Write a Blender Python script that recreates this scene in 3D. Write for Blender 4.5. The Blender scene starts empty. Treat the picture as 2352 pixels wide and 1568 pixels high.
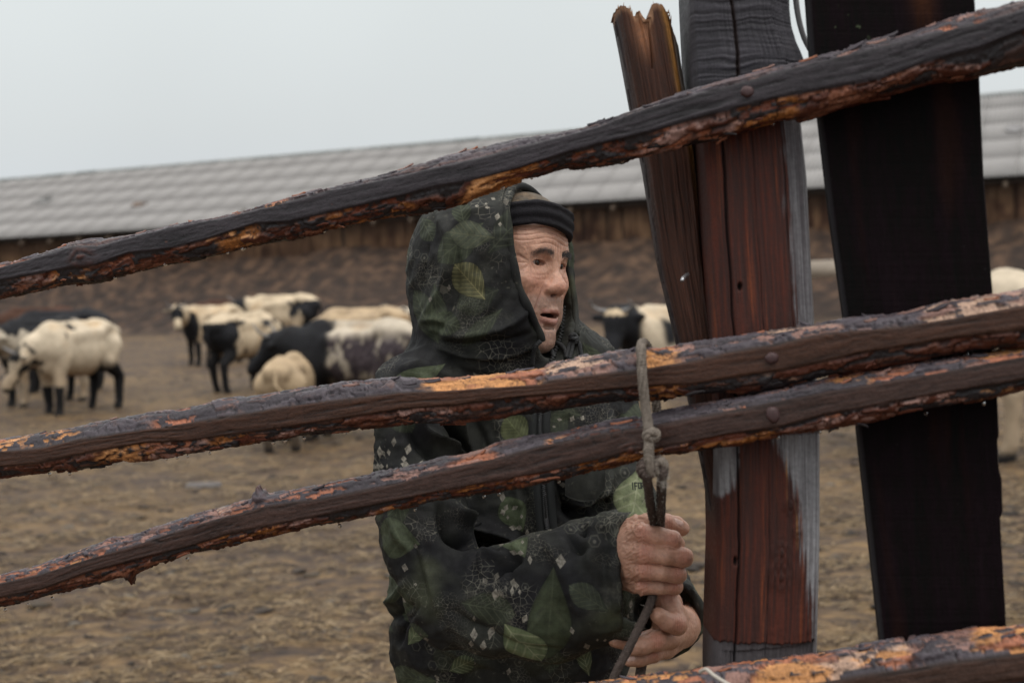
import bpy, math, random
import numpy as np
from mathutils import Vector, Matrix

# ------------------------------------------------------------ camera, sky, sun, exposure
FPX = 2940.0                       # focal length in units of a 2352 px wide picture
CAMH = 1.60
PITCH = math.radians(2.88); ROLL = math.radians(2.15)
scn = bpy.context.scene
_u0 = np.array([0, math.sin(PITCH), math.cos(PITCH)]); _x0 = np.array([1.0, 0, 0])
FW = np.array([0, math.cos(PITCH), -math.sin(PITCH)])
RT = math.cos(ROLL) * _x0 - math.sin(ROLL) * _u0
UP = math.sin(ROLL) * _x0 + math.cos(ROLL) * _u0
CAM = np.array([0, 0, CAMH])
cam_d = bpy.data.cameras.new('camera'); cam = bpy.data.objects.new('camera', cam_d)
scn.collection.objects.link(cam); scn.camera = cam
cam_d.sensor_width = 36; cam_d.lens = 36 * FPX / 2352.0
cam_d.clip_start = 0.05; cam_d.clip_end = 2000
cam.matrix_world = Matrix(((RT[0], UP[0], -FW[0], 0), (RT[1], UP[1], -FW[1], 0), (RT[2], UP[2], -FW[2], CAMH), (0, 0, 0, 1)))
cam_d.dof.use_dof = True; cam_d.dof.focus_distance = 1.80; cam_d.dof.aperture_fstop = 5.0

world = bpy.data.worlds.new('World'); scn.world = world; world.use_nodes = True
wn = world.node_tree.nodes; wl = world.node_tree.links; wn.clear()
wout = wn.new('ShaderNodeOutputWorld'); bg = wn.new('ShaderNodeBackground')
sky = wn.new('ShaderNodeTexSky'); sky.sky_type = 'NISHITA'; sky.sun_disc = False
SUN_EL, SUN_AZ = math.radians(58), math.radians(150)   # azimuth clockwise from +Y
sky.sun_elevation = SUN_EL; sky.sun_rotation = SUN_AZ; sky.air_density = 1.0; sky.dust_density = 4.0
hs = wn.new('ShaderNodeHueSaturation'); hs.inputs['Saturation'].default_value = 0.25
wl.new(sky.outputs[0], hs.inputs['Color'])
# overcast deck: an even veil that brightens towards the zenith (overcast law), with faint soft cloud tone
tc = wn.new('ShaderNodeTexCoord'); sep = wn.new('ShaderNodeSeparateXYZ'); wl.new(tc.outputs['Generated'], sep.inputs[0])
rmp = wn.new('ShaderNodeValToRGB'); wl.new(sep.outputs['Z'], rmp.inputs[0])
SKYS = 11.0
e = rmp.color_ramp.elements
e[0].position = 0.0; e[0].color = (0.445, 0.475, 0.515, 1)
e[1].position = 0.30; e[1].color = (0.570, 0.608, 0.606, 1)
q = rmp.color_ramp.elements.new(1.0); q.color = (1.55, 1.55, 1.52, 1)
q = rmp.color_ramp.elements.new(0.12); q.color = (0.495, 0.522, 0.528, 1)
cn = wn.new('ShaderNodeTexNoise'); cn.inputs['Scale'].default_value = 2.2; cn.inputs['Detail'].default_value = 4
wl.new(tc.outputs['Generated'], cn.inputs['Vector'])
mr = wn.new('ShaderNodeMapRange'); mr.inputs[1].default_value = .3; mr.inputs[2].default_value = .7
mr.inputs[3].default_value = .95 * SKYS; mr.inputs[4].default_value = 1.05 * SKYS; wl.new(cn.outputs['Fac'], mr.inputs[0])
vm = wn.new('ShaderNodeVectorMath'); vm.operation = 'SCALE'; wl.new(rmp.outputs[0], vm.inputs[0]); wl.new(mr.outputs[0], vm.inputs['Scale'])
mx = wn.new('ShaderNodeMix'); mx.data_type = 'RGBA'; mx.inputs['Factor'].default_value = 0.93
wl.new(hs.outputs[0], mx.inputs[6]); wl.new(vm.outputs[0], mx.inputs[7])
wl.new(mx.outputs[2], bg.inputs['Color']); bg.inputs['Strength'].default_value = 0.10
wl.new(bg.outputs[0], wout.inputs['Surface'])
sun_d = bpy.data.lights.new('sun', 'SUN'); sun_d.energy = 0.85; sun_d.angle = math.radians(22); sun_d.color = (1, .97, .92)
sun = bpy.data.objects.new('sun', sun_d); scn.collection.objects.link(sun)
sv = Vector((math.sin(SUN_AZ) * math.cos(SUN_EL), math.cos(SUN_AZ) * math.cos(SUN_EL), math.sin(SUN_EL)))
sun.rotation_euler = sv.to_track_quat('Z', 'Y').to_euler()
scn.view_settings.view_transform = 'Standard'; scn.view_settings.look = 'None'
scn.view_settings.exposure = 0.38; scn.view_settings.gamma = 1.0; scn.view_settings.use_curve_mapping = False
scn.cycles.max_bounces = 6; scn.cycles.diffuse_bounces = 3; scn.cycles.glossy_bounces = 3

# ------------------------------------------------------------ helpers
f32 = np.float32
def W(px, py, d):
    """point seen at (px, py) of a 2352x1568 picture, d metres along the view axis"""
    px, py, d = np.broadcast_arrays(np.asarray(px, float), np.asarray(py, float), np.asarray(d, float))
    a = (px - 1176) / FPX * d; b = (784 - py) / FPX * d
    return CAM + a[..., None] * RT + b[..., None] * UP + d[..., None] * FW
def PJ(P):
    v = P - CAM; d = v @ FW
    return 1176 + (v @ RT) / d * FPX, 784 - (v @ UP) / d * FPX, d
def GW(px, py):
    """ground point (z=0) under a pixel"""
    r = (px - 1176) / FPX * RT + (784 - py) / FPX * UP + FW
    return CAM + r * (-CAMH / r[2])
def link(o): scn.collection.objects.link(o); return o
def tag(o, label=None, cat=None, group=None, kind=None):
    for k, v in (('label', label), ('category', cat), ('group', group), ('kind', kind)):
        if v: o[k] = v
    return o
ORG = {}
def org(o): return ORG.get(o.name, np.zeros(3)) if o is not None else np.zeros(3)
def empty(name, loc, **kw):
    o = bpy.data.objects.new(name, None); link(o); o.location = loc; o.empty_display_size = .2
    ORG[o.name] = np.array(loc, float); return tag(o, **kw)
def mk(name, V, F, mat=None, parent=None, smooth=True, attrs=None, origin=None, faces_mat=None, mats=None):
    """mesh from world-space numpy verts; F: (n,3)/(n,4) array or list of such arrays or list of polygons"""
    V = np.asarray(V, float)
    if origin is None: origin = org(parent)
    me = bpy.data.meshes.new(name)
    if isinstance(F, np.ndarray): F = [F]
    if len(F) and isinstance(F[0], np.ndarray):
        idx = np.concatenate([f.ravel() for f in F]).astype(np.int32)
        tot = np.concatenate([np.full(len(f), f.shape[1]) for f in F]).astype(np.int32)
    else:
        idx = np.array([i for f in F for i in f], np.int32); tot = np.array([len(f) for f in F], np.int32)
    st = np.concatenate([[0], np.cumsum(tot)[:-1]]).astype(np.int32)
    me.vertices.add(len(V)); me.vertices.foreach_set('co', (V - origin).astype(f32).ravel())
    me.loops.add(len(idx)); me.loops.foreach_set('vertex_index', idx)
    me.polygons.add(len(tot)); me.polygons.foreach_set('loop_start', st); me.polygons.foreach_set('loop_total', tot)
    if smooth: me.polygons.foreach_set('use_smooth', np.ones(len(tot), bool))
    me.update(calc_edges=True); me.validate()
    for k, a in (attrs or {}).items():
        a = np.asarray(a, f32)
        if a.ndim == 1:
            at = me.attributes.new(k, 'FLOAT', 'POINT'); at.data.foreach_set('value', a)
        elif k == 'Col':
            at = me.color_attributes.new(k, 'FLOAT_COLOR', 'POINT')
            at.data.foreach_set('color', np.concatenate([a, np.ones((len(a), 1), f32)], 1).ravel())
        else:
            at = me.attributes.new(k, 'FLOAT_VECTOR', 'POINT'); at.data.foreach_set('vector', a.ravel())
    if mats:
        for m_ in mats: me.materials.append(m_)
        me.polygons.foreach_set('material_index', np.asarray(faces_mat, np.int32))
    elif mat: me.materials.append(mat)
    o = bpy.data.objects.new(name, me); link(o)
    if parent is not None: o.parent = parent; o.location = origin - org(parent)
    else: o.location = origin
    ORG[o.name] = np.array(origin, float)
    return o
def inst(src, name, loc, parent=None, rot=None, scale=None):
    o = src.copy(); o.name = name; link(o); o.parent = parent
    o.location = np.asarray(loc, float) - org(parent)
    if rot is not None: o.rotation_euler = rot
    if scale is not None: o.scale = scale
    ORG[o.name] = np.asarray(loc, float)
    return o

# ---- vectorised noise
_rs = np.random.RandomState(7); _P = _rs.permutation(256).astype(np.int32); _P = np.concatenate([_P, _P, _P])
_G = _rs.normal(size=(256, 3)).astype(f32); _G /= np.linalg.norm(_G, axis=1)[:, None]
def pn(x, y, z=0.0):
    x, y, z = np.broadcast_arrays(np.asarray(x, f32), np.asarray(y, f32), np.asarray(z, f32))
    xi = np.floor(x).astype(np.int32); yi = np.floor(y).astype(np.int32); zi = np.floor(z).astype(np.int32)
    xf = x - xi; yf = y - yi; zf = z - zi; xi = xi & 255; yi = yi & 255; zi = zi & 255
    u = xf * xf * xf * (xf * (xf * 6 - 15) + 10); v = yf * yf * yf * (yf * (yf * 6 - 15) + 10); w = zf * zf * zf * (zf * (zf * 6 - 15) + 10)
    def g(a, b, c):
        h = _P[_P[_P[(xi + a) & 255] + ((yi + b) & 255)] + ((zi + c) & 255)]
        gg = _G[h]; return gg[..., 0] * (xf - a) + gg[..., 1] * (yf - b) + gg[..., 2] * (zf - c)
    x00 = g(0, 0, 0) * (1 - u) + g(1, 0, 0) * u; x10 = g(0, 1, 0) * (1 - u) + g(1, 1, 0) * u
    x01 = g(0, 0, 1) * (1 - u) + g(1, 0, 1) * u; x11 = g(0, 1, 1) * (1 - u) + g(1, 1, 1) * u
    return (x00 * (1 - v) + x10 * v) * (1 - w) + (x01 * (1 - v) + x11 * v) * w
def fbm(x, y, z=0.0, o=4, g=.5):
    s = 0; a = 1; t = 0
    for i in range(o):
        s = s + a * pn(np.asarray(x) * 2 ** i + 17.3 * i, np.asarray(y) * 2 ** i - 9.1 * i, np.asarray(z) * 2 ** i + 3.7 * i); t += a; a *= g
    return s / t * 1.6
def vor(x, y, seed=0):
    """2-D voronoi: F1, F2-F1, cell value, cell value 2"""
    x = np.asarray(x, f32); y = np.asarray(y, f32)
    xi = np.floor(x).astype(np.int32); yi = np.floor(y).astype(np.int32)
    R = np.random.RandomState(1000 + seed).rand(256, 4).astype(f32)
    f1 = np.full(x.shape, 9, f32); f2 = np.full(x.shape, 9, f32); c1 = np.zeros(x.shape, f32); c2 = np.zeros(x.shape, f32)
    for i in (-1, 0, 1):
        for j in (-1, 0, 1):
            h = _P[_P[(xi + i) & 255] + ((yi + j) & 255)]; r = R[h]
            dx = xi + i + r[..., 0] - x; dy = yi + j + r[..., 1] - y; d = np.sqrt(dx * dx + dy * dy)
            m = d < f1
            f2 = np.where(m, f1, np.minimum(f2, d)); c1 = np.where(m, r[..., 2], c1); c2 = np.where(m, r[..., 3], c2); f1 = np.where(m, d, f1)
    return f1, f2 - f1, c1, c2
def ss(a, b, x): t = np.clip((x - a) / (b - a), 0, 1); return t * t * (3 - 2 * t)
def lerp(a, b, t):
    t = np.asarray(t)[..., None] if np.ndim(a) == 1 and np.ndim(t) >= 1 or np.ndim(a) > np.ndim(t) else t
    return np.asarray(a) * (1 - t) + np.asarray(b) * t
def ip(tab, x): t = np.array(tab, float); return np.interp(x, t[:, 0], t[:, 1])
def ipx(tab, x):
    """interpolate with straight extrapolation"""
    t = np.array(tab, float); y = np.interp(x, t[:, 0], t[:, 1])
    k0 = (t[3, 1] - t[0, 1]) / (t[3, 0] - t[0, 0]); k1 = (t[-1, 1] - t[-4, 1]) / (t[-1, 0] - t[-4, 0])
    return y + np.where(x < t[0, 0], (x - t[0, 0]) * k0, 0) + np.where(x > t[-1, 0], (x - t[-1, 0]) * k1, 0)
def grid_faces(n, m, wrap=False):
    i = np.arange(n - 1)[:, None]; mm = m if wrap else m - 1; j = np.arange(mm)[None]
    j2 = (j + 1) % m
    return np.stack([i * m + j, i * m + j2, (i + 1) * m + j2, (i + 1) * m + j], -1).reshape(-1, 4)

# ---- signed distance fields and surface nets
class SF:
    def __init__(s, lo, hi, h):
        s.lo = np.array(lo, float); s.h = h; n = np.ceil((np.array(hi) - s.lo) / h).astype(int) + 1
        s.ax = [(s.lo[i] + h * np.arange(n[i])).astype(f32) for i in range(3)]; s.F = np.full(n, 1.0, f32)
    def sl(s, lo, hi):
        r = []
        for i in range(3):
            a = int(max(0, math.floor((lo[i] - s.lo[i]) / s.h))); b = int(min(s.F.shape[i], math.ceil((hi[i] - s.lo[i]) / s.h) + 1))
            if b <= a: return None
            r.append(slice(a, b))
        return tuple(r)
    def xyz(s, r): return s.ax[0][r[0]][:, None, None], s.ax[1][r[1]][None, :, None], s.ax[2][r[2]][None, None, :]
    def mix(s, r, d, k, op):
        F = s.F[r]
        if op == 'add':
            if k > 0: hh = np.maximum(k - np.abs(F - d), 0) / k; s.F[r] = np.minimum(F, d) - hh * hh * k * .25
            else: s.F[r] = np.minimum(F, d)
        else:
            if k > 0: hh = np.maximum(k - np.abs(F + d), 0) / k; s.F[r] = np.maximum(F, -d) + hh * hh * k * .25
            else: s.F[r] = np.maximum(F, -d)
    def cap(s, a, b, ra, rb, k=0, op='add', flat=None):
        a = np.array(a, float); b = np.array(b, float); m = max(ra, rb) + k + 3 * s.h
        r = s.sl(np.minimum(a, b) - m, np.maximum(a, b) + m)
        if r is None: return
        x, y, z = s.xyz(r); ab = b - a; L = float(ab @ ab) + 1e-12
        t = np.clip(((x - a[0]) * ab[0] + (y - a[1]) * ab[1] + (z - a[2]) * ab[2]) / L, 0, 1)
        dx = x - a[0] - t * ab[0]; dy = y - a[1] - t * ab[1]; dz = z - a[2] - t * ab[2]
        if flat is not None:        # squash along a unit direction
            n, fct = flat; q = dx * n[0] + dy * n[1] + dz * n[2]; d = np.sqrt(dx * dx + dy * dy + dz * dz + q * q * (fct * fct - 1))
        else: d = np.sqrt(dx * dx + dy * dy + dz * dz)
        s.mix(r, (d - (ra + (rb - ra) * t)).astype(f32), k, op)
    def chain(s, pts, rad, k=0, op='add', ks=0, **kw):
        for i in range(len(pts) - 1): s.cap(pts[i], pts[i + 1], rad[i], rad[i + 1], k if i == 0 or ks == 0 else ks, op, **kw)
    def ell(s, c, rad, k=0, op='add', B=None):
        """ellipsoid; B rows are its axes"""
        c = np.array(c, float); rad = np.array(rad, float); m = rad.max() + k + 3 * s.h
        ext = (np.sqrt(((np.array(B) * rad[:, None]) ** 2).sum(0)) if B is not None else rad) + k + 3 * s.h
        r = s.sl(c - ext, c + ext)
        if r is None: return
        x, y, z = s.xyz(r); x = x - c[0]; y = y - c[1]; z = z - c[2]
        if B is not None: x, y, z = [x * B[i][0] + y * B[i][1] + z * B[i][2] for i in range(3)]
        k0 = np.sqrt((x / rad[0]) ** 2 + (y / rad[1]) ** 2 + (z / rad[2]) ** 2)
        k1 = np.sqrt((x / rad[0] ** 2) ** 2 + (y / rad[1] ** 2) ** 2 + (z / rad[2] ** 2) ** 2) + 1e-9
        s.mix(r, (k0 * (k0 - 1) / k1).astype(f32), k, op)
    def plane(s, p, n, k=0):
        """cut away the side n points to"""
        x, y, z = s.xyz((slice(None),) * 3); d = (x - p[0]) * n[0] + (y - p[1]) * n[1] + (z - p[2]) * n[2]
        s.mix((slice(None),) * 3, (-d).astype(f32), k, 'sub')
    def net(s):
        F = s.F; I = F < 0
        c = np.zeros(tuple(n - 1 for n in F.shape), np.uint8)
        for a in (0, 1):
            for b in (0, 1):
                for g in (0, 1): c += I[a:a + c.shape[0], b:b + c.shape[1], g:g + c.shape[2]]
        act = (c > 0) & (c < 8); ix = np.argwhere(act); n = len(ix)
        idm = np.full(act.shape, -1, np.int32); idm[act] = np.arange(n)
        val = {}
        for a in (0, 1):
            for b in (0, 1):
                for g in (0, 1): val[a, b, g] = F[ix[:, 0] + a, ix[:, 1] + b, ix[:, 2] + g]
        S = np.zeros((n, 3), f32); N = np.zeros(n, f32)
        cs = list(val)
        for p in cs:
            for ax in range(3):
                if p[ax] == 0:
                    q = list(p); q[ax] = 1; q = tuple(q); v0 = val[p]; v1 = val[q]
                    m = (v0 < 0) != (v1 < 0); t = np.where(m, v0 / np.where(m, v0 - v1, 1), 0)
                    P = np.tile(np.array(p, f32), (n, 1)); P[:, ax] = t
                    S += P * m[:, None]; N += m
        V = (ix + S / N[:, None]) * s.h + s.lo
        Q = []
        for ax in range(3):
            a0 = [slice(None)] * 3; a1 = [slice(None)] * 3; a0[ax] = slice(0, -1); a1[ax] = slice(1, None)
            A = I[tuple(a0)]; Bm = I[tuple(a1)]; e = np.argwhere(A != Bm)
            o1, o2 = [k_ for k_ in range(3) if k_ != ax]
            ok = (e[:, o1] > 0) & (e[:, o2] > 0) & (e[:, o1] < F.shape[o1] - 1) & (e[:, o2] < F.shape[o2] - 1); e = e[ok]
            def gi(d1, d2):
                t = e.copy(); t[:, o1] -= d1; t[:, o2] -= d2; return idm[t[:, 0], t[:, 1], t[:, 2]]
            q = np.stack([gi(1, 1), gi(0, 1), gi(0, 0), gi(1, 0)], 1)
            ins = A[e[:, 0], e[:, 1], e[:, 2]]
            flip = ins if ax != 1 else ~ins
            q[~flip] = q[~flip][:, ::-1]; Q.append(q)
        Q = np.concatenate(Q); Q = Q[(Q >= 0).all(1)]
        return V, Q
def vnorm(V, Q):
    n = np.cross(V[Q[:, 2]] - V[Q[:, 0]], V[Q[:, 3 if Q.shape[1] > 3 else 1]] - V[Q[:, 1 if Q.shape[1] > 3 else 0]])
    N = np.zeros_like(V)
    for k in range(Q.shape[1]):
        for a in range(3): N[:, a] += np.bincount(Q[:, k], n[:, a], len(V))
    return N / (np.linalg.norm(N, axis=1)[:, None] + 1e-12)
def relax(V, Q, it=1, f=.5):
    for _ in range(it):
        S = np.zeros_like(V); C = np.zeros(len(V))
        for k in range(4):
            a = Q[:, k]; b = Q[:, (k + 1) % 4]
            for ax in range(3): S[:, ax] += np.bincount(a, V[b, ax], len(V)) + np.bincount(b, V[a, ax], len(V))
            C += np.bincount(a, minlength=len(V)) + np.bincount(b, minlength=len(V))
        V = V * (1 - f) + S / np.maximum(C, 1)[:, None] * f
    return V

# ---- materials
def mat(name, col=(.5, .5, .5), rough=.6, attr=None, var=0.0, vscale=30, bump=0.0, bscale=60, bdist=.002, detail=6, spec=.5,
        stretch=None, metal=0, roughvar=0, sss=0, coat=0, sheen=0, tex='Object', bump2=None):
    m = bpy.data.materials.new(name); m.use_nodes = True; nt = m.node_tree; N = nt.nodes; L = nt.links
    b = N['Principled BSDF']; b.inputs['Roughness'].default_value = rough; b.inputs['Metallic'].default_value = metal
    b.inputs['Specular IOR Level'].default_value = spec
    if coat: b.inputs['Coat Weight'].default_value = coat; b.inputs['Coat Roughness'].default_value = .25
    if sheen: b.inputs['Sheen Weight'].default_value = sheen; b.inputs['Sheen Roughness'].default_value = .6
    if sss: b.inputs['Subsurface Weight'].default_value = sss; b.inputs['Subsurface Radius'].default_value = (.008, .003, .0015); b.inputs['Subsurface Scale'].default_value = 1.0
    t = N.new('ShaderNodeTexCoord'); vec = t.outputs[tex]
    if stretch:
        mp = N.new('ShaderNodeMapping'); mp.inputs['Scale'].default_value = stretch; L.new(vec, mp.inputs[0]); vec = mp.outputs[0]
    if attr:
        a = N.new('ShaderNodeAttribute'); a.attribute_name = attr; c = a.outputs['Color']
    else:
        a = N.new('ShaderNodeRGB'); a.outputs[0].default_value = (*col, 1); c = a.outputs[0]
    if var or roughvar:
        n = N.new('ShaderNodeTexNoise'); n.inputs['Scale'].default_value = vscale; n.inputs['Detail'].default_value = detail; n.inputs['Roughness'].default_value = .65; L.new(vec, n.inputs['Vector'])
        if var:
            r = N.new('ShaderNodeMapRange'); r.inputs[1].default_value = .25; r.inputs[2].default_value = .75; r.inputs[3].default_value = 1 - var; r.inputs[4].default_value = 1 + var; L.new(n.outputs['Fac'], r.inputs[0])
            v = N.new('ShaderNodeVectorMath'); v.operation = 'SCALE'; L.new(c, v.inputs[0]); L.new(r.outputs[0], v.inputs['Scale']); c = v.outputs[0]
        if roughvar:
            r = N.new('ShaderNodeMapRange'); r.inputs[1].default_value = .3; r.inputs[2].default_value = .7; r.inputs[3].default_value = max(.05, rough - roughvar); r.inputs[4].default_value = min(1, rough + roughvar); L.new(n.outputs['Fac'], r.inputs[0]); L.new(r.outputs[0], b.inputs['Roughness'])
    L.new(c, b.inputs['Base Color'])
    if bump:
        n = N.new('ShaderNodeTexNoise'); n.inputs['Scale'].default_value = bscale; n.inputs['Detail'].default_value = detail; n.inputs['Roughness'].default_value = .6; L.new(vec, n.inputs['Vector'])
        bm = N.new('ShaderNodeBump'); bm.inputs['Strength'].default_value = bump; bm.inputs['Distance'].default_value = bdist
        L.new(n.outputs['Fac'], bm.inputs['Height']); L.new(bm.outputs[0], b.inputs['Normal'])
    return m
def tube(P, R, n=8, caps=True, twist=0):
    P = np.asarray(P, float); m = len(P); R = np.broadcast_to(np.asarray(R, float), (m,))
    T = np.gradient(P, axis=0); T /= np.linalg.norm(T, axis=1)[:, None] + 1e-12
    u = np.cross(T[0], [0.3, 0.9, 0.2]); u /= np.linalg.norm(u); V = []
    for i in range(m):
        u = u - T[i] * (u @ T[i]); u /= np.linalg.norm(u) + 1e-12; w = np.cross(T[i], u)
        a = np.arange(n) * 2 * np.pi / n + twist * i
        V.append(P[i] + R[i] * (np.cos(a)[:, None] * u + np.sin(a)[:, None] * w))
    V = np.concatenate(V); F = [tuple(f) for f in grid_faces(m, n, True)]
    if caps: F.append(tuple(range(n))[::-1]); F.append(tuple(range((m - 1) * n, m * n)))
    return V, F
def merge(parts):
    V = []; F = []; o = 0
    for v, f in parts:
        V.append(np.asarray(v)); F += [tuple(int(i) + o for i in g) for g in f]; o += len(v)
    return np.concatenate(V), F
def spline(P, n):
    """Catmull-Rom through rows of P, n samples"""
    P = np.asarray(P, float); Q = np.vstack([2 * P[0] - P[1], P, 2 * P[-1] - P[-2]]); m = len(P) - 1
    t = np.linspace(0, m - 1e-6, n); i = t.astype(int); f = (t - i)[:, None]
    a, b, c, d = Q[i], Q[i + 1], Q[i + 2], Q[i + 3]
    return .5 * (2 * b + (c - a) * f + (2 * a - 5 * b + 4 * c - d) * f ** 2 + (3 * b - a - 3 * c + d) * f ** 3)
def boxm(lo, hi):
    (a, b, c), (x, y, z) = lo, hi
    V = np.array([(a, b, c), (x, b, c), (x, y, c), (a, y, c), (a, b, z), (x, b, z), (x, y, z), (a, y, z)], float)
    return V, [(0, 3, 2, 1), (4, 5, 6, 7), (0, 1, 5, 4), (1, 2, 6, 5), (2, 3, 7, 6), (3, 0, 4, 7)]
# ------------------------------------------------------------ ground
M_ground = mat('wet_mud_ground', attr='Col', rough=.75, var=.35, vscale=14, bump=.6, bscale=30, bdist=.02, spec=.3)
def gz(x, y):
    return (.035 * fbm(x * .9, y * .9, 0, 3) + .022 * fbm(x * 4.5, y * 6, 5, 3) + .010 * fbm(x * 17, y * 22, 8, 2) * ss(30, 12, y))
def gcol(x, y):
    a = fbm(x * 1.1 + fbm(x * 2, y * 2, 0, 2), y * 1.9, 3, 4); b = fbm(x * 7, y * 13, 9, 3); c = fbm(x * .35, y * .5, 20, 2)
    mud = np.array([.048, .029, .019]); straw = np.array([.156, .096, .043]); dark = np.array([.016, .010, .009]); pale = np.array([.15, .105, .078])
    t = ss(-.25, .45, a * .7 + b * .9 + c * .35)[:, None]; C = mud * (1 - t) + straw * t
    t = (ss(.15, .6, -b - a * .4 + .1 * c) * .75)[:, None]; C = C * (1 - t) + dark * t
    t = (ss(.35, .8, fbm(x * 5, y * 9, 30, 2)) * .35)[:, None]; C = C * (1 - t) + pale * t
    return C
ny, nx = 620, 420
v = np.concatenate([[-6, -2, 1.0, 2.2], np.geomspace(3.2, 70, ny - 8), [90, 150, 300, 700]]); sgrid = np.linspace(-1, 1, nx)
Y = np.repeat(v[:, None], nx, 1); X = sgrid[None] * np.maximum(4.0, .62 * np.abs(Y) + 2.5)
X = X * (1 + 90 * np.clip((np.abs(sgrid) - .9) / .1, 0, 1)[None] ** 3)
xf = X.ravel(); yf = Y.ravel()
zf = np.where((yf > 2) & (yf < 75) & (np.abs(xf) < .62 * np.abs(yf) + 8), gz(xf, yf), 0)
o = mk('ground', np.stack([xf, yf, zf], 1), grid_faces(len(v), nx)[:, ::-1], M_ground, attrs={'Col': gcol(xf, yf)}); o['kind'] = 'structure'

# loose straw trampled into the mud
rng = np.random.RandomState(3)
def straw_field(n, ymin, ymax, name, lab, Lr, Wd, cols, clump=True):
    yy = ymin * (ymax / ymin) ** rng.rand(n * 3); xx = (rng.rand(n * 3) - .5) * 2 * (.45 * yy + 1.0)
    if clump:
        keep = rng.rand(n * 3) < ss(-.25, .45, fbm(xx * 1.4, yy * 2.2, 3, 3) + .6 * fbm(xx * 6, yy * 9, 9, 2)); xx = xx[keep][:n]; yy = yy[keep][:n]
    n = len(xx); L = Lr[0] + (Lr[1] - Lr[0]) * rng.rand(n) ** 2; a = rng.normal(0, .75, n) + np.where(rng.rand(n) < .25, 1.5, 0)
    w = Wd * (.6 + .8 * rng.rand(n)) * (1 + .05 * yy); z = gz(xx, yy) + .004 + .012 * rng.rand(n)
    dx, dy = np.cos(a), np.sin(a); px, py = -dy, dx; bend = rng.normal(0, .18, n) * L
    P = []
    for t, wd in ((-.5, .6), (0, 1), (.5, .4)):
        cx = xx + dx * L * t + px * bend * (abs(t) < .1); cy = yy + dy * L * t + py * bend * (abs(t) < .1)
        cz = z + (rng.normal(0, .006, n) if abs(t) > .1 else .010 * rng.rand(n))
        P.append(np.stack([cx - px * w * wd * .5, cy - py * w * wd * .5, cz], 1)); P.append(np.stack([cx + px * w * wd * .5, cy + py * w * wd * .5, cz + .002], 1))
    V = np.stack(P, 1).reshape(-1, 3); b = np.arange(n)[:, None] * 6
    Q = np.concatenate([b + [0, 1, 3, 2], b + [2, 3, 5, 4]])
    C = np.array(cols)[rng.randint(0, len(cols), n)] * (.6 + .7 * rng.rand(n))[:, None]
    o = mk(name, V, Q, M_straw, attrs={'Col': np.repeat(C, 6, 0)}, smooth=False)
    return tag(o, lab, 'straw' if 'straw' in name else 'mud', kind='stuff')
M_straw = mat('old_straw', attr='Col', rough=.7, spec=.3)
straw_field(120000, 3.6, 24, 'straw', 'trampled yellow-brown straw scattered over the muddy yard', (.03, .17), .0042, [(.17, .112, .054), (.125, .080, .042), (.08, .052, .032), (.25, .18, .105), (.04, .026, .018)])
# clods and dung lumps
def lumps(n):
    yy = 3.8 * (26 / 3.8) ** rng.rand(n); xx = (rng.rand(n) - .5) * 2 * (.45 * yy + 1); r = (.012 + .035 * rng.rand(n) ** 3) ; z = gz(xx, yy)
    ico = np.array([(0, 0, 1), (.89, 0, .45), (.28, .85, .45), (-.72, .53, .45), (-.72, -.53, .45), (.28, -.85, .45), (.6, .6, -.3), (-.6, .6, -.3), (-.6, -.6, -.3), (.6, -.6, -.3)])
    tri = np.array([(0, 1, 2), (0, 2, 3), (0, 3, 4), (0, 4, 5), (0, 5, 1), (1, 6, 2), (2, 7, 3), (2, 6, 7), (3, 7, 8), (3, 8, 4), (4, 8, 5), (5, 8, 9), (5, 9, 1), (1, 9, 6)])
    V = ico[None] * (r[:, None, None] * (.6 + .8 * rng.rand(n, 10, 1))) * np.array([1.5, 1.1, .55]) + np.stack([xx, yy, z], 1)[:, None]
    F = (tri[None] + np.arange(n)[:, None, None] * 10).reshape(-1, 3)
    C = np.array([(.045, .034, .027), (.03, .023, .019), (.075, .058, .042), (.10, .085, .07)])[rng.randint(0, 4, n)]
    o = mk('mud_clods', V.reshape(-1, 3), F, M_ground, attrs={'Col': np.repeat(C, 10, 0)}); return tag(o, 'small dark clods of mud and dung strewn over the yard', 'mud', kind='stuff')
lumps(2600)
# pale lump of wood on the ground
g0 = GW(468, 1120)
Vb, Fb = boxm((-.15, -.045, -.01), (.15, .045, .045)); Vb[4:, :2] *= .85; Vb += rng.normal(0, .006, Vb.shape)
tag(mk('wood_offcut', Vb + g0, Fb, mat('grey_offcut', (.13, .115, .11), .7, bump=.4, bscale=40), smooth=False, origin=g0), 'short pale grey wood offcut lying on the straw between the two lower rails', 'wood offcut')

# ------------------------------------------------------------ cowshed
A0 = W(0, 636, 55.0); A1 = W(2352, 636, 38.5)
A = np.array([A0[0], A0[1], 0]); B_ = np.array([A1[0], A1[1], 0])
ax = (B_ - A) / np.linalg.norm(B_ - A); LEN = np.linalg.norm(B_ - A)
nrm = np.array([ax[1], -ax[0], 0]); 
if nrm[1] > 0: nrm = -nrm                                   # towards the camera
EAVE, RIDGE, DEP = 4.25, 7.25, 6.2
shed = empty('cowshed', A, label='long low cowshed with grey corrugated roof and mud-daubed timber wall behind the herd', cat='cowshed')
def SP(s, t, z): return A + ax * s - nrm * t + np.array([0, 0, z])
s0, s1 = -22.0, LEN + 14.0
M_roof = mat('asbestos_sheet', (.245, .232, .225), .55, var=.16, vscale=.7, detail=8, bump=.15, bscale=6, bdist=.01, spec=.4)
M_roof2 = mat('asbestos_sheet_pale', (.248, .235, .228), .55, var=.12, vscale=.9, detail=8, spec=.4)
M_roof3 = mat('asbestos_sheet_dark', (.240, .227, .220), .55, var=.2, vscale=1.2, detail=8, spec=.4)
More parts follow.
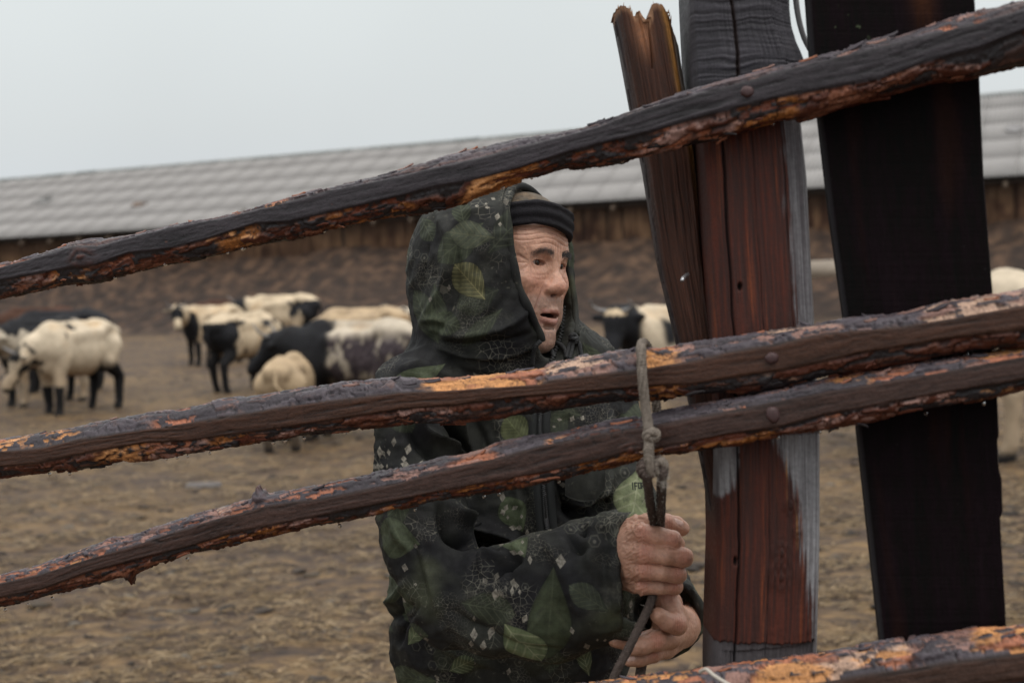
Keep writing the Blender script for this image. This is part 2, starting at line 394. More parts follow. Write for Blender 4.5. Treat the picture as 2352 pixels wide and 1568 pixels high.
M_dark = mat('shed_dark_timber', (.022, .016, .013), .8)
# one corrugated sheet: 8 waves
rows = 5; sl = math.hypot(DEP + .5, RIDGE - EAVE + .25); sh_l = sl / rows * 1.09; sh_w = 1.16
cw = np.linspace(0, sh_w, 49); hh = .030 * np.cos(cw / sh_w * 2 * np.pi * 8)
tdir = np.array([0, 0, 0]) 
def sheet_mesh(m, name):
    up = np.array([0, 0, 1.0]); sdir = (-nrm * DEP + up * (RIDGE - EAVE)); sdir /= np.linalg.norm(sdir); nn = np.cross(ax, sdir); nn = nn if nn[2] > 0 else -nn
    V = []
    for th in (0, -.004):
        for q in (0, sh_l):
            V.append(ax * (cw[:, None] - sh_w / 2) + sdir * q + nn * (hh[:, None] + th + (.0 if q else .006)))
    V = np.concatenate(V); n = 49; F = []
    for i in range(n - 1):
        F += [(i, i + 1, n + i + 1, n + i), (2 * n + i, 3 * n + i, 3 * n + i + 1, 2 * n + i + 1), (i, 2 * n + i, 2 * n + i + 1, i + 1)]
    me = mk(name, V, F, m, origin=np.zeros(3), smooth=False); return me, sdir, nn
protos = []
for m_ in (M_roof, M_roof2, M_roof3):
    o, sdir, nn = sheet_mesh(m_, 'roof_sheet'); protos.append(o)
base = SP(0, -.45, EAVE - .2)
nsh = int((s1 - s0) / 1.12); used = set()
for r in range(rows):
    for i in range(nsh):
        k = int(rng.choice([0, 0, 0, 1, 1, 2] if r != 0 else [0, 2, 0, 1]))
        loc = base + ax * (s0 + (i + .5) * 1.12) + sdir * (r * sl / rows) + nn * (.002 * (i % 2) + rng.uniform(0, .003)) 
        if k in used: o = inst(protos[k], 'roof_sheet', loc, shed)
        else:
            o = protos[k]; o.parent = shed; o.location = loc - org(shed); used.add(k)
        o.rotation_euler = (0, 0, rng.normal(0, .002)) 
# broken ridge line: overlapping cap pieces
cap_proto = None; s = s0
while s < s1:
    wd = 1.0; p = SP(s, DEP, RIDGE + .02)
    if cap_proto is None:
        up = np.array([0, 0, 1.0]); sec = [(-.24, -.10), (-.03, .055), (.03, .055), (.24, -.10), (.2, -.13), (0, .0), (-.2, -.13)]
        V = np.array([ax * e_ + (-nrm) * a_ + up * b_ for e_ in (0, 1.06) for a_, b_ in sec]); n = 7
        F = [(i, (i + 1) % n, n + (i + 1) % n, n + i) for i in range(n)] + [tuple(range(n)), tuple(range(n, 2 * n))[::-1]]
        cap_proto = mk('ridge_cap', V, F, mat('ridge_grey_green', (.13, .14, .135), .6), origin=np.zeros(3), smooth=False)
        cap_proto.parent = shed; cap_proto.location = p - org(shed)
    else: inst(cap_proto, 'ridge_cap', p + np.array([0, 0, rng.normal(0, .012)]), shed)
    s += wd
# dark weathered stains where a sheet was patched
for (px, py, w_, h_, c_) in ((102, 462, .85, .42, (.15, .145, .14)), (318, 472, .75, .26, (.13, .085, .06)), (560, 486, .4, .2, (.17, .15, .14)), (2330, 300, .5, .3, (.2, .19, .19))):
    r_ = (px - 1176) / FPX * RT + (784 - py) / FPX * UP + FW
    p0 = base; t_ = ((p0 - CAM) @ nn) / (r_ @ nn); p = CAM + r_ * t_ + nn * .07
    th = np.linspace(0, 2 * np.pi, 17)[:-1]; rr = 1 + .25 * rng.randn(16)
    top = p + ax * (np.cos(th) * w_ * .5 * rr)[:, None] + sdir * (np.sin(th) * h_ * .9 * rr)[:, None]
    V = np.concatenate([top, top - nn * .04]); F = [tuple(range(16))] + [(i, (i + 1) % 16, 16 + (i + 1) % 16, 16 + i) for i in range(16)]
    mk('roof_patch', V, F, mat('roof_patch', c_, .7), shed, smooth=False)
# gable ends, back slope and inner body
back = SP(0, 2 * DEP + .3, EAVE - .1)
V = np.array([SP(s0, DEP, RIDGE - .05), SP(s1, DEP, RIDGE - .05), SP(s1, 2 * DEP + .4, EAVE - .1), SP(s0, 2 * DEP + .4, EAVE - .1)])
V = np.concatenate([V, V - np.array([0, 0, .05])]); mk('back_roof', V, [(0, 1, 2, 3), (7, 6, 5, 4), (0, 4, 5, 1), (1, 5, 6, 2), (2, 6, 7, 3), (3, 7, 4, 0)], M_roof, shed, smooth=False)
for s in (s0 + .3, s1 - .3):
    P = [(.12, 0), (2 * DEP, 0), (2 * DEP, EAVE - .15), (DEP, RIDGE - .12), (.12, EAVE - .15)]
    V = np.array([SP(s + e_, a_, b_) for e_ in (0, .12) for a_, b_ in P]); mk('gable_wall', V, [(0, 1, 2, 3, 4), (9, 8, 7, 6, 5)] + [(i, (i + 1) % 5, 5 + (i + 1) % 5, 5 + i) for i in range(5)], M_dark, shed, smooth=False)
V = np.array([SP(s, t, z) for s in (s0 + .3, s1 - .3) for t, z in ((2 * DEP - .1, 0), (2 * DEP + .05, 0), (2 * DEP + .05, EAVE - .2), (2 * DEP - .1, EAVE - .2))])
mk('back_wall', V, [(0, 1, 2, 3), (7, 6, 5, 4), (0, 4, 5, 1), (2, 6, 7, 3), (1, 5, 6, 2), (0, 3, 7, 4)], M_dark, shed, smooth=False)
# eave beam, soffit, rafter tails
def shed_box(name, a, b, t0, t1, z0, z1, m):
    V = np.array([SP(s, t, z) for s in (a, b) for t, z in ((t0, z0), (t1, z0), (t1, z1), (t0, z1))])
    return mk(name, V, [(0, 1, 2, 3), (7, 6, 5, 4), (0, 4, 5, 1), (2, 6, 7, 3), (1, 5, 6, 2), (0, 3, 7, 4)], m, shed, smooth=False)
shed_box('wall_plate', s0, s1, -.08, .10, EAVE - .42, EAVE - .24, mat('wall_plate_timber', (.045, .032, .025), .8))
shed_box('inner_wall', s0, s1, .115, .2, 0, EAVE - .2, M_dark)
s = s0 + .4; rf = None
while s < s1:
    p = SP(s, 0, EAVE - .2)
    if rf is None:
        V = np.array([-nrm * t + ax * a_ + np.array([0, 0, z]) for a_ in (-.06, .06) for t, z in ((-.4, -.21), (.35, .15), (.35, .02), (-.4, -.36))])
        rf = mk('rafter_end', V, [(0, 1, 2, 3), (7, 6, 5, 4), (0, 4, 5, 1), (2, 6, 7, 3), (1, 5, 6, 2), (0, 3, 7, 4)], mat('rafter_timber', (.12, .085, .06), .8), origin=np.zeros(3), smooth=False)
        rf.parent = shed; rf.location = p - org(shed)
    else: inst(rf, 'rafter_end', p, shed)
    s += 1.55
# daubed vertical logs of the wall, each an object
M_log = mat('daubed_log', attr='Col', rough=.9, var=.35, vscale=3.0, detail=8, bump=.8, bscale=8, bdist=.03, spec=.15, stretch=(1, 1, .45))
def wall_log(s, w_, lean):
    nz_, na = 26, 7; z = np.linspace(-.1, EAVE - .26, nz_); a = np.linspace(-.5 * np.pi, .5 * np.pi, na)
    P = []; C = []
    for zi in z:
        for aj in a:
            r = .5 * w_ * (1 + .10 * float(pn(s * 3, zi * 1.5, aj)))
            P.append(SP(s + r * math.sin(aj) + lean * zi, .08 - r * .42 * math.cos(aj), zi))
    P = np.array(P); zz = np.repeat(z, na)
    k = fbm(np.full(len(zz), s * 3.1), zz * .9, np.tile(a, nz_) * .2, 3); k2 = fbm(np.full(len(zz), s * .35), zz * .6, 4, 2)
    tan = np.array([.17, .100, .058]); br = np.array([.050, .026, .018]); dk = np.array([.026, .014, .012])
    right = ss(15, 26, s)                                      # daub has washed off in streaks further right
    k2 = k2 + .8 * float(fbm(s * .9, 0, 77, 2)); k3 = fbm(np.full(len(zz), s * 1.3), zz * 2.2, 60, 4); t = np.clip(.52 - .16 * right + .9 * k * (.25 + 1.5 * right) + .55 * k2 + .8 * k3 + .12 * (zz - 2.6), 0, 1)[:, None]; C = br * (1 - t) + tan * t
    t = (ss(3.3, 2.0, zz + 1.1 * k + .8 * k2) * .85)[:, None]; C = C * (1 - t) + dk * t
    t = (ss(EAVE - 1.1, EAVE - .5, zz + .3 * k) * .6)[:, None]; C = C * (1 - t) + np.array([.04, .028, .022]) * t  # shadow under the eaves, painted into the log colour
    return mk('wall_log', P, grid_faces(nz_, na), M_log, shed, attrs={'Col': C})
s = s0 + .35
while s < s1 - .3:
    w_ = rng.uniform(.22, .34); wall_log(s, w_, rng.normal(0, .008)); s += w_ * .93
# manure bank heaped along the foot of the wall
nb, mb = 520, 70; sg = np.linspace(s0 - 2, s1 + 2, nb); tg = np.linspace(0, 1, mb)
S_, T_ = np.meshgrid(sg, tg, indexing='ij')
tt = .0 + (-5.0) * T_; hz = (2.75 + .60 * fbm(S_ * .25, T_ * 0, 2, 3)) * (1 - T_) ** 1.5 + .30 * fbm(S_ * 2.6, T_ * 11, 6, 5) * (1 - T_) ** .5 * np.minimum(1, T_ * 8 + .4) - .05 * T_
P = SP(0, 0, 0) + ax * S_[..., None] - nrm * tt[..., None] + hz[..., None] * np.array([0, 0, 1.0]); P = P.reshape(-1, 3)
k = fbm(S_.ravel() * 1.7, T_.ravel() * 13, 3, 5)[:, None]; k9 = fbm(S_.ravel() * 3, T_.ravel() * 26, 8, 3)[:, None]; C = np.array([.027, .015, .010]) * (1 + .9 * k) + np.array([.070, .040, .022]) * ss(-.1, .7, k + .5 * k9 + .35 * (1 - T_.ravel()[:, None]) - .15)
t = ss(.8, 1, T_.ravel() + .2 * k[:, 0])[:, None] * .8; C = C * (1 - t) + np.array([.085, .055, .034]) * t
o = mk('manure_bank', P, grid_faces(nb, mb)[:, ::-1], M_ground, attrs={'Col': C}); o['kind'] = 'structure'
# ------------------------------------------------------------ fence
def FD(x): return 1 / (.5405 + .2595 * np.asarray(x, float) / 2352)      # depth of the fence line under picture column x
foot = GW(1750, 784 + 2600); foot = W(1760, 784, FD(1760)); foot[2] = 0
fence = empty('pole_fence', foot, label='weathered fence of half-round bark-edged rails nailed to rough timber posts, nearest the camera', cat='fence')
M_wet = mat('wet_bark_wood', attr='Col', rough=.42, roughvar=.18, var=.30, vscale=260, bump=.5, bscale=420, bdist=.0014, spec=.24, detail=5)
GREY = np.array([.066, .055, .064]); PINK = np.array([.23, .130, .108]); ORNG = np.array([.46, .215, .085]); SALM = np.array([.30, .115, .066])
DARK = np.array([.012, .010, .011]); REDB = np.array([.085, .024, .013]); AMB = np.array([.27, .10, .028])
PAL = {'o': (ORNG, SALM), 's': (SALM, PINK), 'p': (PINK, GREY), 'r': (REDB, SALM * .55), 'a': (AMB, ORNG), 't': (np.array([.40, .26, .19]), PINK), 'w': (REDB * 1.3, AMB * .8)}
XIN = np.concatenate([np.linspace(-900, -60, 40)[:-1], np.linspace(-60, 2420, 1150), np.linspace(2420, 3000, 26)[1:]])
def rail(label, tt, t1, t2, tb, facecol, patches, seed, T=.05, dfront=-.002, knots=(), notch=None, nx0=None):
    x = XIN if nx0 is None else XIN[XIN > nx0]
    n = len(x); D = FD(x) + dfront; yt = ipx(tt, x); y1 = ipx(t1, x); y2 = ipx(t2, x); yb = ipx(tb, x); px = D / FPX
    y1 = np.clip(y1, yt + 4, None); y2 = np.clip(y2, y1 + 10, yb - 4)
    # arc length for texture coordinates
    P0 = W(x, (y1 + y2) / 2, D); S = np.concatenate([[0], np.cumsum(np.linalg.norm(np.diff(P0, axis=0), axis=1))]) + seed * 5.0
    nf, nt_, nb_, nk = 16, 20, 22, 8
    rows = []; zone = []; tcoord = []
    # front face, from y2 up to y1
    for i in range(nf):
        f = i / (nf - 1); rows.append((y2 + (y1 - y2) * f, 0 * D)); zone.append(0); tcoord.append((y2 - y1) * px * f)
    acc = (y2 - y1) * px
    hT = (y1 - yt)
    for i in range(1, nt_ + 1):
        a = i / nt_ * 1.35; yy = y1 - hT * math.sin(min(a, 1) * math.pi / 2) + (hT * .25 * (1 - math.cos(max(0, a - 1) * 3))); dd = T * (.08 + .42 * (1 - math.cos(min(a, 1) * math.pi / 2))) + max(0, a - 1) * T * 1.1
        rows.append((yy, dd + 0 * D)); zone.append(1); tcoord.append(acc + .03 * a + 0 * D)
    for i in range(1, nk):
        f = i / nk; rows.append((yt + hT * .5 + (yb - yt - hT * .7) * f, T * (.95 + .2 * math.sin(f * math.pi)) + 0 * D)); zone.append(3); tcoord.append(acc + .05 + .05 * f + 0 * D)
    hB = (yb - y2)
    for i in range(nb_, 0, -1):
        a = i / nb_ * 1.3; yy = y2 + hB * math.sin(min(a, 1) * math.pi / 2) - hB * .2 * (1 - math.cos(max(0, a - 1) * 3)); dd = T * (.05 + .45 * (1 - math.cos(min(a, 1) * math.pi / 2))) + max(0, a - 1) * T * 1.1
        rows.append((yy, dd + 0 * D)); zone.append(2); tcoord.append(-.035 * a + 0 * D)
    m = len(rows); YY = np.stack([r[0] for r in rows], 1); DD = np.stack([r[1] for r in rows], 1); TC = np.stack([np.broadcast_to(t, (n,)) for t in tcoord], 1)
    Z = np.tile(np.array(zone), (n, 1)); XX = np.repeat(x[:, None], m, 1); SS = np.repeat(S[:, None], m, 1)
    P = W(XX, YY, D[:, None] + 0 * YY) + DD[..., None] * FW
    P = P.reshape(-1, 3); Z = Z.ravel(); SS = SS.ravel(); TC = TC.ravel(); XX = XX.ravel(); s3 = seed * 11.0
    F = grid_faces(n, m, True)[:, ::-1]; N = vnorm(P, F)
    bark = (Z != 0)
    # --- bark plates: three layers that break off at ragged edges
    wx = fbm(SS * 30, TC * 60, s3, 2); wy = fbm(SS * 30, TC * 60, s3 + 9, 2)
    f1, e1, c1, c2 = vor(SS * 17 + wx * .8, TC * 85 + wy * .8, seed); g1, e2, d1, d2 = vor(SS * 48 + wx * 1.3, TC * 210 + wy * 1.3, seed + 5)
    edge = ss(.0, .14, e1); edge2 = ss(0, .2, e2); big = fbm(SS * 7, TC * 20, s3 + 2, 3)
    H = .0030 * (c1 - .5) * edge + .0013 * (d1 - .5) * edge2 + .0032 * big - .0014 * (1 - edge) - .0005 * (1 - edge2) + .0010 * fbm(SS * 160, TC * 260, s3, 3)
    lower = (Z == 2); H = np.where(lower, H * 1.35, H)
    # --- sawn face: long grain, saw fuzz, shallow hollows
    gr = fbm(SS * 9, TC * 300, s3 + 4, 3); gr2 = fbm(SS * 60, TC * 900, s3 + 5, 2); Hf = .0009 * gr + .0005 * gr2 + .0016 * fbm(SS * 5, TC * 12, s3 + 6, 2)
    fv = np.tile(np.concatenate([np.linspace(0, 1, nf), np.full(m - nf, 9)]), n)
    brk = np.minimum(ss(0, .10, fv), ss(0, .10, 1 - fv)); Hf = Hf - .0015 * (1 - brk)
    H = np.where(bark, H, Hf)
    # --- colour of the wood itself
    nz1 = fbm(SS * 14, TC * 60, s3 + 7, 3); nz2 = fbm(SS * 55, TC * 200, s3 + 8, 3)
    C = np.where((c1 < .5)[:, None], GREY * .75, GREY * 1.15) * (1 + .5 * nz2[:, None])
    t = ss(.35, .85, d1 * .7 + .5 * nz1)[:, None] * .55; C = C * (1 - t) + PINK * .75 * t
    lowC = np.where((c1 < .68)[:, None], DARK * 1.7, REDB * .7) * (1 + .5 * nz2[:, None]); t = ss(.62, .9, d1)[:, None] * .5; lowC = lowC * (1 - t) + SALM * .5 * t
    C = np.where(lower[:, None], lowC, C)
    for (x0, x1, side, kind, st) in patches:
        zs = {'t': 1, 'b': 2, 'f': 0}[side]; wdt = 14
        w_ = ss(-1, 1, (XX - x0 + 60 * nz1 + 25 * nz2) / wdt) * ss(-1, 1, (x1 - XX + 60 * nz1 - 25 * nz2) / wdt)
        st = st * (.82 if side == 'b' and st < 1 else .93 if st < 1 else 1); c_a, c_b = PAL[kind]; cell = (d1 * .6 + c2 * .4 + .35 * nz2)
        cover = ss(1 - st * .86 - .05, 1 - st * .86 + .05, cell + .4 * (st > .94) + .12 * nz1) * w_ * (Z == zs)
        cc = c_a * (1 - ss(.35, .75, c1 + .4 * nz2)[:, None]) + c_b * ss(.35, .75, c1 + .4 * nz2)[:, None]; cc = cc * (.8 + .5 * d2[:, None])
        C = C * (1 - cover[:, None]) + cc * cover[:, None]; H = H - .0022 * cover * (Z != 0)
    crack = np.where(Z == 3, 1, np.maximum((1 - ss(0,.08,e1)) * .7, (1 - ss(0, .08, e2)) * .35))[:, None]; C = np.where(bark[:, None], C * (1 - crack) + DARK * crack, C)
    fc = np.array(facecol) * (1 + 1.0 * gr[:, None] + .6 * gr2[:, None] + .25 * big[:, None]); lc = (np.exp(-(fbm(SS * 2.2, TC * 85, s3 + 40, 3) / .022) ** 2) * ss(-.1, .25, fbm(SS * 3, TC * 20, s3 + 44, 2)))[:, None] * .8; Hf = Hf - .0012 * lc[:, 0]; H = np.where(bark, H, Hf); fc = fc * (1 - lc) + DARK * .7 * lc; fleck = (ss(.62, .8, fbm(SS * 45, TC * 420, s3 + 12, 2) + .25 * nz1) * .55)[:, None]; fc = fc * (1 - fleck) + SALM * .55 * fleck
    wb = (1 - brk)[:, None] * .5; fc = fc * (1 - wb) + DARK * wb
    C = np.where(bark[:, None], C, fc) if not any(p[2] == 'f' for p in patches) else C
    for (kx, kf, kr, kh) in knots:     # knots, stubs: column, height fraction 0..1 (outside = silhouette bump), radius px, height m
        kxx = kx; yk = np.interp(kx, x, y2 + (y1 - y2) * kf) if 0 <= kf <= 1 else np.interp(kx, x, yt if kf > 1 else yb)
        r2 = ((XX - kxx) ** 2 + (YY.ravel() - yk) ** 2) / kr ** 2; wgt = np.exp(-r2 * 1.2) * (DD.ravel() < T * .7)
        ring = np.cos(np.sqrt(r2) * 6 + 7 * nz1 + 3 * nz2); H = H + kh * wgt * (1 + .35 * ring); cm = (wgt * .8 * (.5 + .5 * ring))[:, None]
        C = C * (1 - cm) + REDB * .9 * cm
    H = H * np.where(Z == 3, .3, 1)
    P = P + N * H[:, None]
    nend = [tuple(range(m))[::-1], tuple(range((n - 1) * m, n * m))]
    o = mk('rail', P, F, M_wet, fence, attrs={'Col': np.clip(C, .004, .8)}); o['label'] = label
    # loose flakes of bark standing off the upper and lower edges
    R = np.random.RandomState(50 + seed); xs = np.sort(R.uniform(30, 2330, 46)); flv = []
    for q, xx in enumerate(xs):
        if nx0 and xx < nx0 + 100: continue
        top = R.rand() < .55; i = int(np.searchsorted(x, xx)); j = (nf + R.randint(5, 15)) if top else (nf + nt_ + nk - 1 + R.randint(4, 16)); k = i * m + j
        c = P[k]; nn_ = N[k]; tg_ = P[min(len(P) - 1, k + m * 4)] - P[max(0, k - m * 4)]; tg_ /= np.linalg.norm(tg_); bb = np.cross(tg_, nn_)
        L_ = R.uniform(.006, .018); w_ = R.uniform(.003, .006); nu = 7; V = []
        for u in range(nu):
            f = u / (nu - 1) - .5; ww = w_ * (1 - (2 * f) ** 2 * .75) * R.uniform(.7, 1.2); lift = .0006 + .0016 * abs(f + .2) ** 1.3 * R.uniform(.5, 1.6)
            for sd in (-1, 0, 1):
                for th in (0, .0009): V.append(c + tg_ * f * L_ * 1.6 + bb * sd * ww * .5 + nn_ * (lift + th - .0015 * abs(sd) + R.uniform(-.0004, .0004)))
        Fk = []
        for u in range(nu - 1):
            a0 = u * 6; b0 = a0 + 6
            Fk += [(a0 + 1, a0 + 3, b0 + 3, b0 + 1), (a0 + 3, a0 + 5, b0 + 5, b0 + 3), (a0, b0, b0 + 2, a0 + 2), (a0 + 2, b0 + 2, b0 + 4, a0 + 4), (a0, a0 + 1, b0 + 1, b0), (a0 + 4, b0 + 4, b0 + 5, a0 + 5)]
        e0 = (nu - 1) * 6; Fk += [(0, 2, 3, 1), (2, 4, 5, 3), (e0, e0 + 1, e0 + 3, e0 + 2), (e0 + 2, e0 + 3, e0 + 5, e0 + 4)]
        col = [GREY, GREY * .7, PINK * .8, SALM * .8][R.choice(4, p=[.35, .3, .2, .15])] if top else [DARK * 2, REDB, SALM * .7][R.randint(3)]
        mk('bark_flake', np.array(V), Fk, M_wet, o, attrs={'Col': np.tile(col, (len(V), 1))}, origin=c)
    return o, x, (yt, y1, y2, yb)
def nail(px, py, parent, off=-.003, r=.0070):
    d = float(FD(px)) + off; c = W(px, py, d); a = np.linspace(0, 2 * np.pi, 15)[:-1]; V = [c - FW * .0034]
    for rr, dz in ((.45, -.0032), (.8, -.0026), (1.0, -.0008), (.97, .0012)):
        for t in a: V.append(c + r * rr * (math.cos(t) * RT + math.sin(t) * UP) * (1 + .10 * math.sin(2 * t + px) + .05 * math.sin(5 * t + py)) + FW * dz)
    F = [(0, 1 + i, 1 + (i + 1) % 14) for i in range(14)]
    for k in range(3):
        for i in range(14): F.append((1 + k * 14 + i, 1 + (k + 1) * 14 + i, 1 + (k + 1) * 14 + (i + 1) % 14, 1 + k * 14 + (i + 1) % 14))
    mk('nail_head', np.array(V), F, M_nail, parent, origin=c)
M_nail = mat('rusty_nail', (.050, .024, .024), .5, var=.4, vscale=300, bump=.4, bscale=500, bdist=.001, metal=.3)

top_t = [(0,598),(40,592),(90,575),(150,555),(200,545),(300,535),(400,513),(500,497),(560,483),(620,462),(700,440),(800,412),(860,398),(960,370),(1050,345),(1130,325),(1200,308),(1280,298),(1330,288),(1378,269),(1452,246),(1527,219),(1602,197),(1697,172),(1791,144),(1866,124),(1976,90),(2075,70),(2200,27),(2352,-10)]
top_1 = [(0,612),(51,600),(110,582),(168,563),(219,565),(352,530),(410,512),(563,487),(641,467),(762,434),(919,403),(1100,362),(1200,335),(1300,310),(1378,288),(1453,256),(1567,222),(1697,189),(1826,153),(1976,117),(2125,82),(2352,22)]
top_2 = [(0,645),(55,635),(156,615),(219,608),(293,582),(391,571),(469,551),(586,514),(664,510),(762,487),(919,451),(1000,428),(1080,415),(1200,385),(1300,352),(1378,332),(1440,318),(1497,304),(1577,279),(1640,262),(1727,239),(1801,222),(1926,199),(2025,182),(2125,144),(2249,112),(2352,70)]
top_b = [(0,682),(23,676),(98,662),(156,651),(211,651),(273,633),(391,602),(500,584),(566,567),(664,545),(781,522),(919,488),(1000,478),(1060,465),(1120,440),(1215,408),(1300,385),(1378,376),(1478,359),(1530,345),(1602,326),(1657,319),(1766,284),(1866,262),(1951,234),(2075,199),(2175,172),(2259,164),(2324,149),(2352,144)]
r1, _, _ = rail('highest rail, dark grey sawn face with bark edges, rising steeply to the right', top_t, top_1, top_2, top_b, (.029, .024, .028),
    [(-30,50,'t','s',.9),(100,190,'b','a',.55),(40,110,'b','s',.7),(505,590,'b','a',.85),(560,640,'t','o',.7),(230,400,'b','r',.8),(150,330,'b','s',.3),(600,760,'b','r',.6),(740,930,'b','w',.8),(1075,1215,'b','a',1.2),(1150,1330,'b','w',.6),(1340,1480,'b','r',.5),(1490,1590,'b','s',.95),(1600,1720,'b','s',.55),(1700,1830,'b','w',.95),(1850,2100,'b','r',.5),(2100,2250,'b','s',.25),(1900,2000,'t','p',.7),(2150,2260,'t','s',.5),(1300,1800,'t','p',.25)], 1, knots=[(188, .45, 26, .004)])
mid_t = [(0,1008),(100,990),(200,972),(300,955),(400,940),(500,917),(600,905),(700,888),(780,874),(850,872),(960,868),(1050,862),(1150,852),(1250,842),(1275,832),(1330,820),(1400,808),(1470,802),(1560,790),(1660,775),(1800,752),(1900,740),(2000,725),(2100,712),(2200,685),(2352,662)]
mid_1 = [(0,1035),(85,1028),(180,1007),(284,992),(364,981),(473,962),(591,943),(662,931),(780,917),(919,900),(970,898),(1075,892),(1239,882),(1259,873),(1348,861),(1466,848),(1592,828),(1679,807),(1787,787),(1896,763),(2069,750),(2199,729),(2352,700)]
mid_2 = [(0,1073),(95,1063),(227,1035),(331,1018),(426,1014),(520,1000),(600,990),(709,974),(919,940),(1036,933),(1192,912),(1309,902),(1466,890),(1592,882),(1700,865),(1809,850),(1982,811),(2199,776),(2352,759)]
mid_b = [(0,1096),(95,1087),(165,1085),(265,1066),(407,1049),(496,1037),(567,1023),(709,1002),(919,977),(1055,972),(1133,961),(1251,949),(1387,931),(1466,926),(1583,916),(1700,903),(1722,906),(1896,872),(2069,837),(2199,816),(2352,794)]
r2, _, _ = rail('second rail from the top, with a long bright orange stripped patch and a rope looped over it', mid_t, mid_1, mid_2, mid_b, (.042, .018, .011),
    [(-20,38,'t','o',.8),(60,155,'t','o',.6),(380,480,'t','s',.5),(480,620,'t','s',.25),(620,860,'t','p',.5),(972,1252,'t','o',1.3),(1255,1420,'t','t',.75),(1490,1560,'t','o',.85),(1560,1680,'t','p',.6),(1680,1930,'t','t',.55),(1930,2120,'t','p',.3),(2130,2400,'t','t',.85),(225,330,'b','a',.75),(330,480,'b','s',.6),(490,580,'b','w',.9),(580,720,'b','s',.35),(900,1030,'b','s',.6),(1440,1560,'b','w',.7),(1770,1830,'b','t',.5)], 2)
low_t = [(0,1321),(71,1305),(165,1269),(236,1243),(307,1229),(378,1205),(449,1182),(540,1155),(572,1148),(580,1138),(600,1137),(612,1139),(709,1120),(804,1099),(919,1077),(997,1058),(1075,1043),(1153,1019),(1231,1000),(1309,988),(1387,972),(1473,957),(1544,943),(1661,922),(1739,906),(1787,894),(1852,881),(1982,855),(2112,833),(2242,811),(2352,796)]
low_1 = [(0,1338),(95,1316),(189,1286),(331,1243),(426,1212),(520,1184),(615,1158),(757,1139),(919,1106),(1036,1072),(1153,1047),(1239,1023),(1348,1000),(1473,978),(1583,961),(1700,937),(1766,924),(1896,898),(2026,876),(2199,846),(2352,816)]
low_2 = [(0,1373),(95,1354),(189,1319),(331,1281),(449,1252),(520,1229),(662,1200),(919,1148),(1114,1109),(1270,1082),(1387,1054),(1446,1035),(1504,1031),(1661,1000),(1787,984),(1896,954),(2069,920),(2199,898),(2352,872)]
low_b = [(0,1401),(95,1378),(236,1340),(279,1330),(378,1295),(473,1271),(615,1238),(780,1205),(919,1175),(1036,1150),(1192,1125),(1309,1097),(1466,1064),(1602,1039),(1700,1023),(1787,1002),(1896,989),(2026,967),(2156,941),(2286,920),(2352,902)]
r3, _, _ = rail('third rail from the top, crooked, with salmon and tan bark scars along its upper edge', low_t, low_1, low_2, low_b, (.038, .020, .016),
    [(-20,190,'t','o',.6),(190,420,'t','s',.5),(475,512,'t','t',1.1),(420,570,'t','s',.55),(610,830,'t','s',.6),(830,1000,'t','p',.4),(1035,1140,'t','s',1.0),(1240,1290,'t','o',.7),(1300,1480,'t','r',.5),(1600,1830,'t','s',.45),(1800,2010,'t','o',.6),(2020,2250,'t','s',.6),(2270,2400,'t','o',.8),(-20,500,'b','r',.8),(500,640,'b','w',.8),(600,900,'b','s',.4),(880,1250,'b','w',.7),(1150,1320,'b','s',.4),(1330,1560,'b','w',.7),(1600,1760,'b','w',.6),(1850,2352,'b','s',.45),(2250,2330,'b','a',.5)], 3, knots=[(591, 1.4, 13, .010), (288, -.4, 9, .010), (1450, .05, 20, .003)])
bot_t = [(900,1630),(1200,1600),(1478,1568),(1609,1547),(1730,1529),(1880,1514),(2031,1492),(2131,1474),(2282,1452),(2352,1452)]
bot_1 = [(900,1670),(1200,1645),(1478,1620),(1609,1600),(1730,1585),(1880,1568),(1981,1549),(2100,1532),(2182,1519),(2352,1497)]
bot_2 = [(a, b + 62) for a, b in bot_1]; bot_b = [(a, b + 100) for a, b in bot_1]
r4, _, _ = rail('lowest rail at the bottom right edge, mostly stripped to orange wood', bot_t, bot_1, bot_2, bot_b, (.042, .022, .016),
    [(1300,1640,'t','o',.75),(1620,1760,'t','s',.7),(1740,1930,'t','o',.78),(1910,2120,'t','t',.7),(1980,2110,'t','o',.5),(2100,2270,'t','p',.6),(2240,2450,'t','o',.7),(300,1300,'t','o',.6)], 4)
nail(1717, 211, r1); nail(1773, 822, r2); nail(1776, 952, r3, r=.0085)

